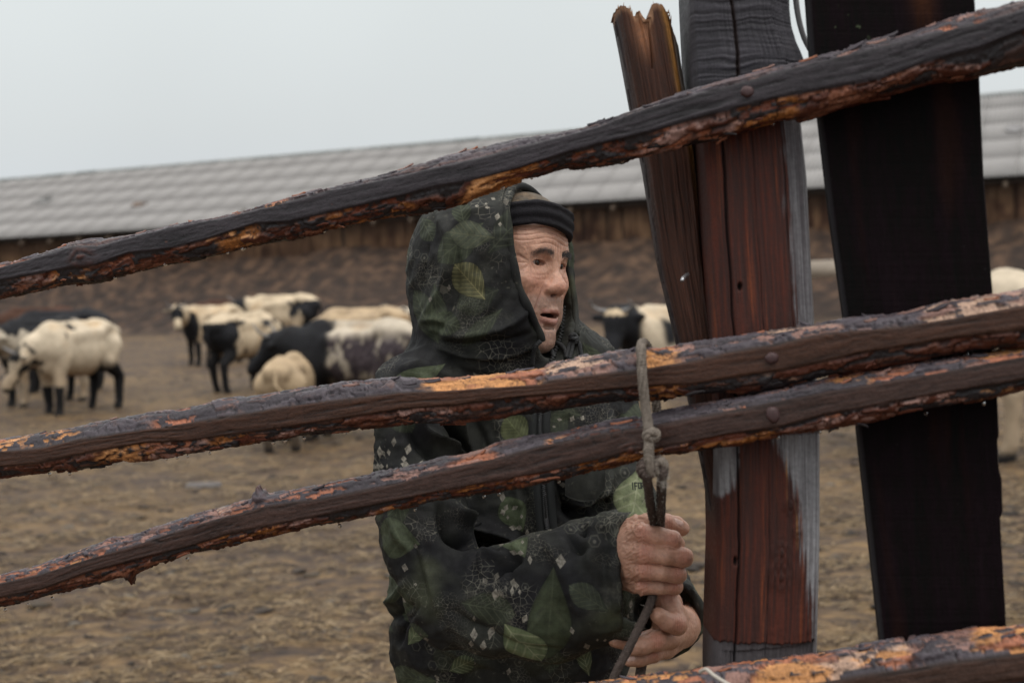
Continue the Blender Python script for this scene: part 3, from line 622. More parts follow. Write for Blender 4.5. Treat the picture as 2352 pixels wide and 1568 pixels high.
# --- posts
def panel(name, label, L_, R_, ys, d0, T, facets, colf, hgt=None, nu=60, topf=None, mat_=None, d1=None):
    """upright timber: left/right edge tables (y -> x), rows at ys; facets = [(u, depth offset)] front profile"""
    ys = np.asarray(ys, float); xl = ip(L_, ys); xr = ip(R_, ys); u = np.linspace(0, 1, nu); prof = np.interp(u, [f[0] for f in facets], [f[1] for f in facets])
    XX = xl[:, None] + (xr - xl)[:, None] * u; YY = np.repeat(ys[:, None], nu, 1)
    if topf is not None: YY = np.maximum(YY, topf(u)[None] + 0 * YY)
    dd = d0(XX) if callable(d0) else d0 + 0 * XX
    P = W(XX, YY, dd) + prof[None, :, None] * FW
    U = np.repeat(u[None], len(ys), 0); hgt_, C = colf(XX, YY, U)
    P = P - hgt_[..., None] * FW; m = 2 * nu
    back = W(XX, YY, dd) + (T + 0 * prof[None, :, None]) * FW
    A_ = np.concatenate([P, back[:, ::-1]], 1).reshape(-1, 3); Cc = np.concatenate([C, C[:, ::-1] * .9], 1).reshape(-1, 3)
    F = grid_faces(len(ys), m, True)[:, ::-1]; lastr = (len(ys) - 1) * m
    caps = np.array([[i, i + 1, m - 2 - i, m - 1 - i] for i in range(nu - 1)])
    o = mk(name, A_, [F, caps, caps[:, ::-1] + lastr], mat_ or M_wet, fence, attrs={'Col': np.clip(Cc, .004, .8)})
    if label: o['label'] = label
    return o
M_saw = mat('wet_sawn_timber', attr='Col', rough=.62, roughvar=.15, var=.28, vscale=180, bump=.5, bscale=300, bdist=.0012, spec=.2, detail=5)
# ground lies well below the frame; continue the timbers down to z = 0
def ybase(x, d): # picture row where z = 0 at that depth
    p = W(x, 784, d); return 784 + (p[2] + .25) / (d / FPX) / UP[2]
post_d = lambda X: FD(X) + .052
# middle post
pl = [(-400,1575),(0,1590),(190,1600),(330,1612),(560,1625),(770,1640),(1010,1650),(1250,1655),(1420,1650),(1530,1647),(4200,1640)]
pr = [(-400,1822),(0,1830),(40,1834),(80,1846),(105,1858),(125,1866),(190,1862),(270,1857),(400,1870),(700,1886),(1000,1901),(1250,1901),(1530,1894),(4200,1890)]
ysp = np.concatenate([np.linspace(-400, -20, 20)[:-1], np.linspace(-20, 1600, 620), np.linspace(1600, float(ybase(1760, 1.40)), 40)[1:]])
def post_col(X, Y, U):
    g = fbm(U * 34, Y / 330, 2, 4); g2 = fbm(U * 90, Y / 120, 6, 3); wob = .035 * fbm(U * 0 + 1, Y / 150, 3, 3)
    upper = Y < 300 - 400 * 0 + (X - 1600) * -.22
    red = np.array([.072, .018, .011]); redb = np.array([.19, .050, .018]); drk = np.array([.028, .011, .009]); gry = np.array([.23, .225, .235]); gry2 = np.array([.085, .075, .08])
    t = ss(-.3, .5, g + .5 * g2)[..., None]; C = drk * 1.3 * (1 - t) + red * t
    streak = ss(.1, .6, fbm(U * 11 + 3, Y / 420, 9, 3) + .3 * g2)[..., None]; C = C * (1 - .7 * streak) + redb * .7 * streak
    # second crack positions
    c1 = .205 + wob * .6 - .00002 * Y; c2 = np.where(Y < 900, .74, .76) + wob * .5
    # weathered bare-grey side, its edge frayed along the grain
    fr = .13 * fbm(U * 45, Y / 170, 12, 4) + .05 * fbm(U * 8, Y / 60, 14, 3)
    bnd = np.where(Y < 800, .755 + .0 * Y, np.interp(Y, [1000, 1080, 1160, 1250, 1350, 1480, 1500], [.50, .62, .73, .76, .86, .92, .1])) + fr
    w = ss(-.03, .05, U - bnd); lw = ss(-.05, .05, np.interp(Y, [330, 960, 1000, 1060, 1130, 1160], [-.1, -.1, .25, .23, .10, -.1]) + fr * .9 - U) * (U < c1 + .01)
    w = np.maximum(w, lw); gc = gry2 + (gry - gry2) * ss(-.4, .5, g + .6 * g2 + .35 * (Y > 1000) - .1)[..., None] * np.where(Y < 700, .55, 1)[..., None]
    C = C * (1 - w[..., None]) + gc * w[..., None]
    amb = (ss(.15, .5, fbm(U * 22, Y / 160, 30, 3)) * ss(-.09, -.02, U - bnd) * (1 - ss(.02, .09, U - bnd)) * (Y > 1000))[..., None]; C = C * (1 - amb * .7) + np.array([.32, .16, .06]) * amb * .7
    # knots
    K = np.zeros_like(U); 
    for kx, ky, rx, ry in ((1818, 1160, 20, 18), (1832, 1222, 12, 16), (1795, 1325, 38, 30), (1795, 1270, 22, 20), (1882, 820, 14, 20)):
        r = np.sqrt(((X - kx) / rx) ** 2 + ((Y - ky) / ry) ** 2); k = np.exp(-r * r); K += k * (.6 + .4 * np.cos(r * 6 + 6 * g + 2 * g2))
    C = C * (1 - .7 * np.clip(K, 0, 1)[..., None]) + drk * .8 * .7 * np.clip(K, 0, 1)[..., None]
    # top length: dark grey with wavy cross saw-marks and a rust crack
    wave = fbm(X / 260, Y / 7.5 + 2.2 * fbm(X / 90, Y / 80, 5, 2), 8, 3); uc = np.array([.036, .033, .039]) * (1 + .9 * wave[..., None] + .3 * g2[..., None])
    rc = np.exp(-((U - .375 - .012 * np.sin(Y / 30)) / .012) ** 2)[..., None]; uc = uc * (1 - rc) + np.array([.05, .022, .012]) * rc
    C = np.where(upper[..., None], uc, C)
    foot_ = ((Y > 1478 + 8 * g) & (U < .93))[..., None]; C = np.where(foot_, gry2 * .8 * (1 + .5 * g2[..., None]), C)
    cr = np.exp(-((U - c1) / .010) ** 2) + .55 * np.exp(-((U - c2) / .006) ** 2) * (Y < 1000) + .3 * np.exp(-((U - .46 - wob) / .004) ** 2)
    cr = np.where(upper, rc[..., 0], cr); C = C * (1 - .85 * np.clip(cr, 0, 1)[..., None]) + DARK * .85 * np.clip(cr, 0, 1)[..., None]
    for hx, hy, rx, ry in ((1700, 658, 5, 9), (1691, 1290, 4, 10)):
        r = ((X - hx) / rx) ** 2 + ((Y - hy) / ry) ** 2; k = np.exp(-r * r); C = C * (1 - k[..., None]) + DARK * .4 * k[..., None]; cr = cr + k
    H = .0016 * g + .0006 * g2 - .007 * np.clip(cr, 0, 1) + .0025 * K + np.where(upper, .0022 * wave, 0) - .004 * foot_[..., 0] - .0025 * w + .002 * ss(.03, .0, np.abs(U - bnd)) * 0
    return H, C
panel('post', 'thick hewn middle post, red-brown with a weathered grey right side', pl, pr, ysp, post_d, .11, [(0, .022), (.03, .012), (.19, .002), (.22, .0), (.74, .0), (.78, .003), (.95, .016), (1, .034)], post_col, nu=150, mat_=M_saw)
# wide dark board
wl_ = [(-400,1820),(0,1858),(130,1867),(260,1885),(500,1913),(730,1945),(980,1975),(1485,2030),(4200,2300)]
wr_ = [(-400,2215),(0,2242),(165,2252),(400,2262),(660,2282),(930,2295),(1000,2298),(1010,2294),(1080,2298),(1100,2304),(1175,2306),(1190,2300),(1450,2315),(4200,2480)]
ysb = np.concatenate([np.linspace(-400, -20, 8)[:-1], np.linspace(-20, 1600, 560), np.linspace(1600, float(ybase(2180, 1.33)), 24)[1:]])
def board_col(X, Y, U):
    g = fbm(U * 8, Y / 500, 2, 4); sawm = fbm(X / 600, Y / 3.2, 8, 2); g2 = fbm(U * 60, Y / 60, 6, 3)
    C = np.array([.0058, .0034, .0044]) * (1 + .6 * g[..., None] + .12 * sawm[..., None] + .5 * g2[..., None])
    rr = (ss(.1, .6, fbm(U * 5 + 3, Y / 600, 31, 3)) * .5)[..., None]; C = C * (1 - rr) + np.array([.022, .009, .006]) * rr
    rust = (np.exp(-((U - .68) / .07) ** 2) * ss(110, -20, Y + 30 * g2))[..., None]; C = C + np.array([.035, .012, .004]) * rust
    lich = (ss(.42, .6, fbm(X / 14, Y / 14, 5, 2)) * np.exp(-(((X - 1970) / 70) ** 2 + ((Y - 60) / 35) ** 2)))[..., None]; C = C + np.array([.05, .065, .035]) * lich
    sp = (ss(.72, .8, fbm(X / 3.5, Y / 3.5, 15, 1)) * .5 * ss(-.2, .4, fbm(X / 160, Y / 160, 25, 2)))[..., None]; C = C + np.array([.035, .035, .035]) * sp
    ed = ss(.018, .0, U)[..., None]; C = C * (1 - ed) + np.array([.035, .033, .036]) * ed
    return .0004 * sawm + .0012 * g + .0005 * g2, C
M_board = mat('black_sawn_board', attr='Col', rough=.6, roughvar=.15, var=.3, vscale=120, bump=.4, bscale=200, bdist=.001, spec=.03, detail=5, stretch=(1, 1, 6))
panel('plank', 'very wide almost black sawn board beside the middle post', wl_, wr_, ysb, lambda X: FD(X) + .056, .020, [(0, .006), (.012, .0), (.985, 0), (1, .004)], board_col, nu=110, mat_=M_board)
# pale strip added for the post's white-lit curved edge, light put into its colour
P = spline([W(1822, -60, 1.45), W(1832, 30, 1.45), W(1846, 85, 1.45), W(1866, 128, 1.45), W(1884, 170, 1.45)], 24)
V, F = tube(P, np.interp(np.arange(24), [0, 12, 23], [.0035, .003, .0015]), 8); mk('lit_post_edge', V, F, mat('lit_edge_grey', (.24, .23, .235), .6), fence)
# broken stake
sl_ = [(5,1411),(100,1430),(235,1455),(380,1485),(600,1520),(780,1563),(950,1600),(1100,1630),(1250,1652),(1500,1690),(4200,2080)]
sr_ = [(5,1548),(60,1562),(180,1581),(330,1607),(500,1622),(770,1648),(1010,1690),(1250,1730),(1500,1765),(4200,2150)]
yss = np.concatenate([np.linspace(5, 260, 200), np.linspace(260, 1600, 360)[1:], np.linspace(1600, float(ybase(1720, 1.55)), 20)[1:]])
def jag(u):
    b = np.interp(u, [0, .02, .08, .15, .24, .30, .36, .385, .42, .47, .50, .53, .60, .63, .70, .80, .84, .90, .93, .96, 1.0], [26, 16, 10, 8, 14, 34, 37, 22, 22, 40, 50, 44, 30, 8, 6, 8, 14, 30, 66, 72, 88])
    return b + 8 * fbm(u * 30, 0 * u, 3, 3) + 4 * np.abs(fbm(u * 90, 0 * u, 8, 1))
def stake_col(X, Y, U):
    g = fbm(U * 26, Y / 260, 2, 4); g2 = fbm(U * 70, Y / 90, 6, 3)
    C = np.array([.040, .015, .009]) * (1 + 1.1 * g[..., None] + .5 * g2[..., None]); rr = ss(0, .6, fbm(U * 9, Y / 300, 41, 3))[..., None] * .5; C = C * (1 - rr) + np.array([.016, .010, .010]) * rr
    ok = (np.exp(-((U - .80 - .0002 * Y) / .06) ** 2) * (.7 + .6 * g) * ss(520, 250, Y))[..., None]; C = C * (1 - np.clip(ok, 0, 1)) + np.array([.30, .14, .035]) * np.clip(ok, 0, 1)
    hol = (np.exp(-((U - .38) / .13) ** 2) * ss(170, 60, Y + 20 * g))[..., None]; C = C * (1 - hol * .8) + np.array([.24, .10, .045]) * hol * .8
    gy = (ss(.88, .92, U) * ss(60, 70, Y) * ss(330, 250, Y))[..., None]; C = C * (1 - gy) + np.array([.16, .13, .11]) * (1 + .5 * g2[..., None]) * gy
    lb = (ss(.07, .02, U + .05 * g2))[..., None]; C = C * (1 - lb) + np.array([.035, .026, .026]) * (1 + g2[..., None]) * lb
    tp = ss(20, 0, Y - jag(U))[..., None]; C = C * (1 - tp * .8) + np.array([.26, .14, .08]) * (1 + .7 * g2[..., None]) * tp * .8
    gro = np.exp(-((U - .88) / .018) ** 2) * ss(60, 90, Y) + .5 * np.exp(-((U - .45 - .0008 * (120 - Y)) / .012) ** 2) * (Y < 160)
    H = .003 * g + .0012 * g2 - .008 * gro - .010 * hol[..., 0] * ss(150, 30, Y) - .003 * lb[..., 0] * (g2 > 0)
    return H, C
panel('broken_stake', 'leaning stake with a splintered broken top', sl_, sr_, yss, lambda X: FD(X) + .085, .055, [(0, .03), (.10, .012), (.3, .002), (.5, 0), (.8, .004), (.88, .012), (1, .035)], stake_col, nu=110, topf=jag, mat_=M_saw)
R = np.random.RandomState(77); sp = []
for q in range(26):   # splinters standing on the break
    u = R.rand(); xx = 1413 + (1552 - 1413) * u; y0 = float(jag(np.array([u]))[0]) + 6; L_ = R.uniform(5, 15); dd_ = float(FD(xx)) + .085 + R.uniform(.004, .04); ww_ = R.uniform(1.2, 3.2)
    a_ = W(xx - ww_, y0 + 4, dd_); b_ = W(xx + ww_, y0 + 4, dd_); c_ = W(xx + R.normal(0, 2.5), y0 - L_, dd_ + R.normal(0, .003)); d_ = W(xx, y0 + 4, dd_ + .003); sp.append((np.array([a_, b_, c_, d_]), [(0, 1, 2), (1, 3, 2), (3, 0, 2), (0, 3, 1)]))
V, F = merge(sp); o = mk('splinters', V, F, mat('raw_splinter', (.25, .14, .08), .8), fence, smooth=False); o['kind'] = 'stuff'
# bent bright nail in the stake
P = np.array([W(1580, 630, 1.46), W(1572, 636, 1.45), W(1566, 645, 1.445)]); V, F = tube(spline(P, 6), .0022, 7)
mk('bent_nail', V, F, mat('bright_nail', (.5, .5, .52), .3, metal=.9), fence)
# water beads hanging under the rails
M_water = bpy.data.materials.new('water'); M_water.use_nodes = True; wb_ = M_water.node_tree.nodes['Principled BSDF']; wb_.inputs['Transmission Weight'].default_value = 1; wb_.inputs['IOR'].default_value = 1.33; wb_.inputs['Roughness'].default_value = 0.0
R = np.random.RandomState(5); drop0 = None
sph = [(math.sin(a) * math.cos(b), math.sin(a) * math.sin(b), math.cos(a) * (1.25 if math.cos(a) > 0 else 1)) for a in np.linspace(.01, math.pi - .01, 8) for b in np.linspace(0, 2 * math.pi, 11)[:-1]]
for tb_, rl in ((top_b, r1), (mid_b, r2), (low_b, r3)):
    for xx in ([265, 380, 560, 745] if tb_ is top_b else [114, 160, 407, 700] if tb_ is mid_b else [12, 120, 430, 780]) + list(R.uniform(60, 2300, 9)):
        d = float(FD(xx)) + .022; c = W(xx, float(ip(tb_, xx)) + 2.5, d)
        if drop0 is None: drop0 = mk('water_drop', np.array(sph) * .0026 + c, grid_faces(8, 10, True), M_water, rl, origin=c)
        else: inst(drop0, 'water_drop', c, rl, scale=(1, 1, 1) if R.rand() < .5 else (.7, .7, .8))
# ------------------------------------------------------------ the man
pf = W(1180, 784, 1.96); pf[2] = 0
man = empty('person', pf, label='man in leaf-print hooded jacket and knitted cap gripping a rope behind the rails', cat='person')
# head frame: lateral (his left), forward, up; origin midway between the eyeballs
TH = math.radians(55); TILT = math.radians(4.0)
hf = RT * math.sin(TH) - FW * math.cos(TH); hl = RT * math.cos(TH) + FW * math.sin(TH); hu = UP.copy()
def rotv(v, k, a): return v * math.cos(a) + np.cross(k, v) * math.sin(a) + k * (k @ v) * (1 - math.cos(a))
hf, hl, hu = [rotv(v, -FW, -TILT) for v in (hf, hl, hu)]
HO = W(1248, 607, 1.88); HB = np.array([hl, hf, hu])
def HW(p): return HO + np.asarray(p, float) @ HB
def HL(P): return (P - HO) @ HB.T

# --- face, modelled in its own frame at 1.15 mm
H = SF((-.088, -.165, -.20), (.088, .062, .150), .00125)
H.ell((0, -.068, .024), (.072, .088, .079)); H.ell((0, -.030, -.020), (.064, .047, .085), .03)
H.ell((0, -.010, .030), (.055, .029, .036), .02)                                       # brow bone and forehead
for s in (-1, 1):
    H.chain([(s * .058, -.055, -.045), (s * .050, -.030, -.078), (s * .024, -.006, -.100)], [.022, .021, .016], .022)
    H.ell((s * .042, -.006, -.028), (.023, .020, .018), .018)                            # cheekbone
    H.cap((s * .012, .0145, .0130), (s * .038, .008, .0165), .0075, .0065, .010)         # brow ridge
    H.ell((s * .073, -.062, -.01), (.006, .016, .028), .006)                             # ear
    H.ell((s * .036, -.016, -.066), (.024, .024, .028), .02)                            # cheek beside the mouth
H.ell((0, -.006, -.060), (.034, .030, .040), .02); H.ell((0, .004, -.100), (.020, .018, .016), .016)
H.ell((0, .000, -.118), (.025, .02, .012), .02)
H.cap((0, -.06, -.08), (0, -.075, -.22), .050, .054, .03)                                # neck
for s in (-1, 1):
    H.ell((s * .0325, .0220, -.000), (.0170, .0078, .0095), .010, 'sub')                   # shallow orbit
    H.ell((s * .0320, -.0010, -.0005), (.0155, .0150, .0125), .005)                        # lids over the ball
    H.cap((s * .018, .0105, .0080), (s * .044, .0040, .0050), .0046, .0044, .005)           # heavy upper lid fold
    H.cap((s * .020, .0100, -.0125), (s * .040, .0060, -.0125), .0046, .0038, .006)         # bag
    H.cap((s * .0175, .0110, .0030), (s * .0165, .0115, -.0060), .0040, .0040, .004)         # inner fold
# nose
H.chain([(0, .0110, .008), (0, .0145, -.006), (0, .0215, -.022), (0, .0265, -.0315)], [.0085, .0090, .0108, .0128], .009, ks=.004)
H.ell((0, .0255, -.0325), (.0165, .0130, .0120), .005)
for s in (-1, 1):
    H.ell((s * .0155, .0195, -.0355), (.0085, .0115, .0088), .004)
    H.ell((s * .0070, .0275, -.0462), (.0042, .0058, .0028), .002, 'sub')
H.cap((0, .024, -.048), (0, .0225, -.063), .0035, .0045, .006)
# lips, parted
lipU = [(-.0270, .0085, -.0735), (-.015, .0185, -.0700), (-.004, .0230, -.0672), (.004, .0230, -.0672), (.015, .0185, -.0700), (.0270, .0085, -.0735)]
lipL = [(-.0260, .0075, -.0755), (-.014, .0165, -.0812), (-.004, .0205, -.0834), (.004, .0205, -.0834), (.014, .0165, -.0812), (.0260, .0075, -.0755)]
H.chain(lipU, [.0024, .0036, .0042, .0042, .0036, .0024], .004); H.chain(lipL, [.0024, .0040, .0050, .0050, .0040, .0024], .004)
H.ell((0, .018, -.0748), (.0235, .0160, .0034), .0015, 'sub')
H.cap((-.010, .0180, -.0915), (.010, .0180, -.0915), .0026, .0026, .007, 'sub')
for s in (-1, 1):   # eye opening
    H.ell((s * .0312, .0165, -.0002), (.0128, .0135, .0044), .0008, 'sub')
V, Q = H.net(); V = relax(V, Q, 1, .4)
N = vnorm(V, Q); X, Y, Z = V.T
# wrinkles: forehead furrows, frown lines, crow's feet, cheek creases, slack skin
w = ss(.020, .030, Z) * ss(.075, .060, Z) * (Y > -.03)
d = -.0011 * w * np.clip(np.sin((Z + .004 * np.sin(X * 70) + .0012 * fbm(X * 60, Y * 60, 2, 2)) * 820), .2, 1) 
fr = ss(.006, .012, Z) * ss(.034, .022, Z) * np.exp(-(X / .016) ** 2); d += -.0012 * fr * np.clip(np.cos(X * 900 + .6), 0, 1)
for s in (-1, 1):
    cx, cz = s * .0465, -.002; ang = np.arctan2(Z - cz, np.abs(X) - .0465); r = np.hypot((np.abs(X) - .0465), Z - cz)
    m = (X * s > 0) & (Y > -.035); d += -.0009 * m * np.exp(-((r - .012) / .009) ** 2) * np.clip(np.cos(ang * 9 + .5), 0, 1) * (np.abs(X) > .040)
    for k in range(4):   # under-eye and cheek lines
        c = -.017 - .006 * k; zz = Z - (c + .22 * (np.abs(X) - .03) ** 2 * 40 - .12 * (np.abs(X) - .02)); d += -.00045 * m * np.exp(-(zz / .0011) ** 2) * ss(.016, .024, np.abs(X)) * ss(.058, .040, np.abs(X)) * (k in (0, 1, 3)) * (1 - .15 * k)
    for k in range(3):
        xx = np.abs(X) - (.040 + .008 * k + .12 * (-.03 - Z)); d += -.0008 * m * np.exp(-(xx / .0013) ** 2) * ss(-.03, -.04, Z) * ss(-.09, -.075, Z)
zz = np.interp(Z, [-.085, -.07, -.058, -.045, -.030], [.036, .0335, .0300, .0262, .0215]); d += -.0016 * np.exp(-((np.abs(X) - zz - .002) / .0022) ** 2) * ss(-.082, -.072, Z) * ss(-.026, -.034, Z) * (Y > -.01)
d += .0010 * fbm(X * 90, Y * 90, Z * 90, 3) + .00040 * fbm(X * 420, Y * 420, Z * 420, 2)
d += -.0008 * np.exp(-((Z + .094 - .3 * X * X * 10) / .0015) ** 2) * (np.abs(X) < .022) * (Y > .01)
V = V + N * d[:, None]
# skin colour (pigment, flush, stubble, lips, brows), shade painted in mouth, nostrils, creases
SK = np.array([.52, .285, .197]); C = np.tile(SK, (len(V), 1)) * (1 + .16 * fbm(X * 45, Y * 45, Z * 45, 4)[:, None])
def tint(C, w, col, a=1.0): w = np.clip(w * a, 0, 1)[:, None]; return C * (1 - w) + np.array(col) * w
flush = np.exp(-((np.abs(X) - .040) / .018) ** 2 - ((Z + .03) / .018) ** 2) + np.exp(-(X / .018) ** 2 - ((Z + .034) / .013) ** 2) * (Y > .015); C = tint(C, flush, (.50, .205, .145), .45)
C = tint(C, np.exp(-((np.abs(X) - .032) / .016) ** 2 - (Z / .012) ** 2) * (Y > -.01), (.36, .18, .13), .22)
stub = ss(-.043, -.052, Z) * ss(-.05, -.02, Y) * (1 - np.exp(-(X / .027) ** 2 - ((Z + .0745) / .011) ** 2)) * ss(.066, .05, np.abs(X) + .35 * np.clip(Z + .07, 0, 1))
C = tint(C, stub * (.75 + .5 * fbm(X * 500, Y * 500, Z * 500, 1)), (.21, .165, .15), .62)
lz = np.where(Z > -.0752, (Z + .0700) / .0046, (Z + .0822) / .0058); lip = np.exp(-(np.abs(lz) ** 3)) * ss(.0275, .021, np.abs(X)) * (Y > .004); C = tint(C, lip, (.34, .140, .115), .7)
C = tint(C, (np.abs(X) < .0245) * (np.abs(Z + .0750) < .0042) * (Y < .0150 - .2 * np.abs(X)) * (Y > -.01), (.05, .012, .010), 1)  # darkness inside the parted lips, painted on
C = tint(C, (np.hypot(np.abs(X) - .0070, (Z + .0452) * 1.6) < .0034) * (Y > .016), (.08, .03, .022), .8)  # nostril hollows painted dark as shade
bz = Z - (.0135 + .0045 * np.sin((np.abs(X) - .008) / .036 * 3.0) - .10 * np.clip(np.abs(X) - .034, 0, 1) * 6 * .3)
brow = np.exp(-(bz / .0050) ** 2) * ss(.008, .014, np.abs(X)) * ss(.052, .040, np.abs(X)) * (Y > -.01); C = tint(C, brow * (.8 + .6 * fbm(X * 300, Y * 300, Z * 300, 2)), (.050, .042, .044), .86)
lidl = np.exp(-((np.hypot((np.abs(X) - .0320) / .0128, (Z + .0008) / .0040) - 1) / .16) ** 2) * (Y > .004); C = tint(C, lidl, (.24, .105, .08), .45)
crease = ss(-.0004, -.0013, d); C = tint(C, crease, (.28, .12, .085), .4); C = tint(C, ss(.2, .7, fbm(X * 130, Y * 130, Z * 130, 3)), (.40, .19, .13), .35)  # first tint paints shade into the wrinkle valleys
headV, headQ, headC = HW(V), Q, C

# --- hands in picture columns, rows and depth, radii in metres
def hand(chains, subs, lo, hi, h=.0011, relaxn=1):
    S = SF(lo, hi, h)
    for pts, rad, k, *kk in chains: S.chain([W(*p) for p in pts], rad, k, ks=(kk[0] if kk else 0))
    for pts, rad, k in subs: S.chain([W(*p) for p in pts], rad, k, 'sub')
    V, Q = S.net(); return relax(V, Q, relaxn, .4), Q
def bbox(P, m): P = np.array([W(*p) for p in P]); return P.min(0) - m, P.max(0) + m
RH = [([(1395, 1295, 1.66), (1438, 1288, 1.615)], [.029, .027], 0, .01),
      ([(1425, 1262, 1.625), (1452, 1238, 1.590), (1479, 1226, 1.570)], [.017, .015, .0128], .012, .004),
      ([(1425, 1280, 1.610), (1452, 1273, 1.580), (1482, 1270, 1.558)], [.017, .0145, .0124], .012, .004),
      ([(1425, 1300, 1.612), (1452, 1303, 1.585), (1480, 1309, 1.562)], [.017, .0140, .0118], .011, .004),
      ([(1425, 1322, 1.625), (1450, 1333, 1.600), (1476, 1345, 1.580)], [.0155, .013, .0108], .010, .004),
      ([(1440, 1255, 1.600), (1470, 1290, 1.585), (1460, 1320, 1.590)], [.016, .017, .013], .014, .006)]
RH += [([(1479, 1226, 1.570), (1512, 1231, 1.556), (1543, 1240, 1.556), (1553, 1248, 1.585), (1532, 1254, 1.606), (1508, 1252, 1.606)], [.0128, .0116, .0120, .0100, .0094, .0085], .0014, .0025),
       ([(1482, 1270, 1.558), (1530, 1275, 1.548), (1569, 1279, 1.556), (1573, 1282, 1.588), (1545, 1284, 1.610), (1512, 1284, 1.610)], [.0124, .0112, .0117, .0100, .0095, .0085], .0012, .0025),
       ([(1480, 1309, 1.562), (1522, 1314, 1.556), (1556, 1318, 1.564), (1559, 1320, 1.592), (1538, 1322, 1.610), (1508, 1322, 1.610)], [.0118, .0106, .0110, .0095, .0090, .0082], .0011, .0025),
       ([(1476, 1345, 1.580), (1518, 1347, 1.572), (1550, 1347, 1.580), (1552, 1348, 1.600), (1530, 1350, 1.614), (1506, 1350, 1.614)], [.0108, .0093, .0096, .0085, .0080, .0072], .0010, .0025),
       ([(1430, 1250, 1.620), (1462, 1216, 1.607), (1494, 1204, 1.600), (1530, 1202, 1.605), (1553, 1207, 1.610), (1566, 1213, 1.612)], [.019, .0165, .0145, .0118, .0112, .0098], .008, .004)]
lo, hi = bbox([(1370, 1170, 1.5), (1610, 1390, 1.72)], .01)
rhV, rhQ = hand(RH, [], lo, hi)
LH = [([(1575, 1430, 1.74), (1556, 1440, 1.68), (1538, 1440, 1.650)], [.026, .026, .022], 0, .01),
      ([(1545, 1420, 1.66), (1536, 1385, 1.625), (1531, 1366, 1.612)], [.020, .016, .0130], .012, .006),
      ([(1531, 1366, 1.612), (1546, 1402, 1.600), (1555, 1433, 1.592)], [.0130, .0122, .0132], .004, .004),
      ([(1555, 1433, 1.592), (1532, 1426, 1.580), (1511, 1412, 1.574)], [.0132, .0112, .0098], .003, .003),
      ([(1556, 1450, 1.66), (1540, 1462, 1.620), (1508, 1470, 1.590), (1476, 1482, 1.578), (1454, 1489, 1.578)], [.019, .0142, .0125, .0110, .0090], .006, .003),
      ([(1545, 1470, 1.66), (1530, 1487, 1.630), (1500, 1500, 1.604), (1468, 1511, 1.592), (1447, 1514, 1.592)], [.017, .0130, .0112, .0102, .0086], .004, .003),
      ([(1535, 1450, 1.67), (1490, 1468, 1.640), (1445, 1476, 1.625), (1412, 1470, 1.620)], [.014, .0115, .0100, .0085], .003, .003)]
lo, hi = bbox([(1385, 1340, 1.54), (1620, 1540, 1.80)], .01)
lhV, lhQ = hand(LH, [], lo, hi)
def skin_hand(V, Q, knucks, nails, seed):
    N = vnorm(V, Q); px, py, d = PJ(V); C = np.tile(np.array([.43, .232, .160]), (len(V), 1)) * (1 + .18 * fbm(V[:, 0] * 55, V[:, 1] * 55, V[:, 2] * 55, 4)[:, None])
    D = .0010 * fbm(V[:, 0] * 90, V[:, 1] * 90, V[:, 2] * 90, 3) + .0004 * fbm(V[:, 0] * 350, V[:, 1] * 350, V[:, 2] * 350, 2)
    for kx, ky, kd, kr in knucks:
        c = W(kx, ky, kd); r = np.linalg.norm(V - c, axis=1) / kr; g = np.exp(-r * r); C = tint(C, g, (.50, .19, .135), .55)
        t = (V - c) @ RT; D += -.0010 * g * np.clip(np.cos(t * 2100 + seed + 2 * g), 0, 1) + .0019 * g
    # tendons and veins over the back of the hand
    tv = fbm(px / 26 + py / 60, py / 15, seed, 3); D += .0017 * np.exp(-(tv / .14) ** 2) * ss(1492, 1470, px) * ss(1425, 1445, px) * (seed == 1)
    for a_, b_, rn in nails:
        A_, B2 = W(*a_), W(*b_); ab = B2 - A_; t = ((V - A_) @ ab) / (ab @ ab); q = np.linalg.norm(V - A_ - np.clip(t, 0, 1)[:, None] * ab, axis=1)
        m = ss(rn, rn * .8, q); C = tint(C, m, (.62, .42, .36), .9); D -= .0006 * np.exp(-((q - rn) / .0008) ** 2)
    C = tint(C, ss(-.1, -.7, fbm(V[:, 0] * 260, V[:, 1] * 260, V[:, 2] * 260, 3)), (.20, .095, .07), .45)
    return V + N * D[:, None], C
rhV, rhC = skin_hand(rhV, rhQ, [(1479, 1220, 1.556, .011), (1482, 1266, 1.545, .011), (1480, 1306, 1.55, .010), (1477, 1342, 1.568, .009), (1544, 1238, 1.545, .010), (1570, 1278, 1.546, .010), (1556, 1316, 1.553, .009), (1549, 1346, 1.57, .008), (1532, 1202, 1.594, .009)], [((1548, 1197, 1.602), (1562, 1203, 1.603), .0052)], 1)
lhV, lhC = skin_hand(lhV, lhQ, [(1556, 1434, 1.578, .011), (1532, 1366, 1.60, .010), (1508, 1470, 1.578, .010), (1500, 1500, 1.592, .009)], [((1443, 1512, 1.583), (1452, 1511, 1.582), .0042)], 2)

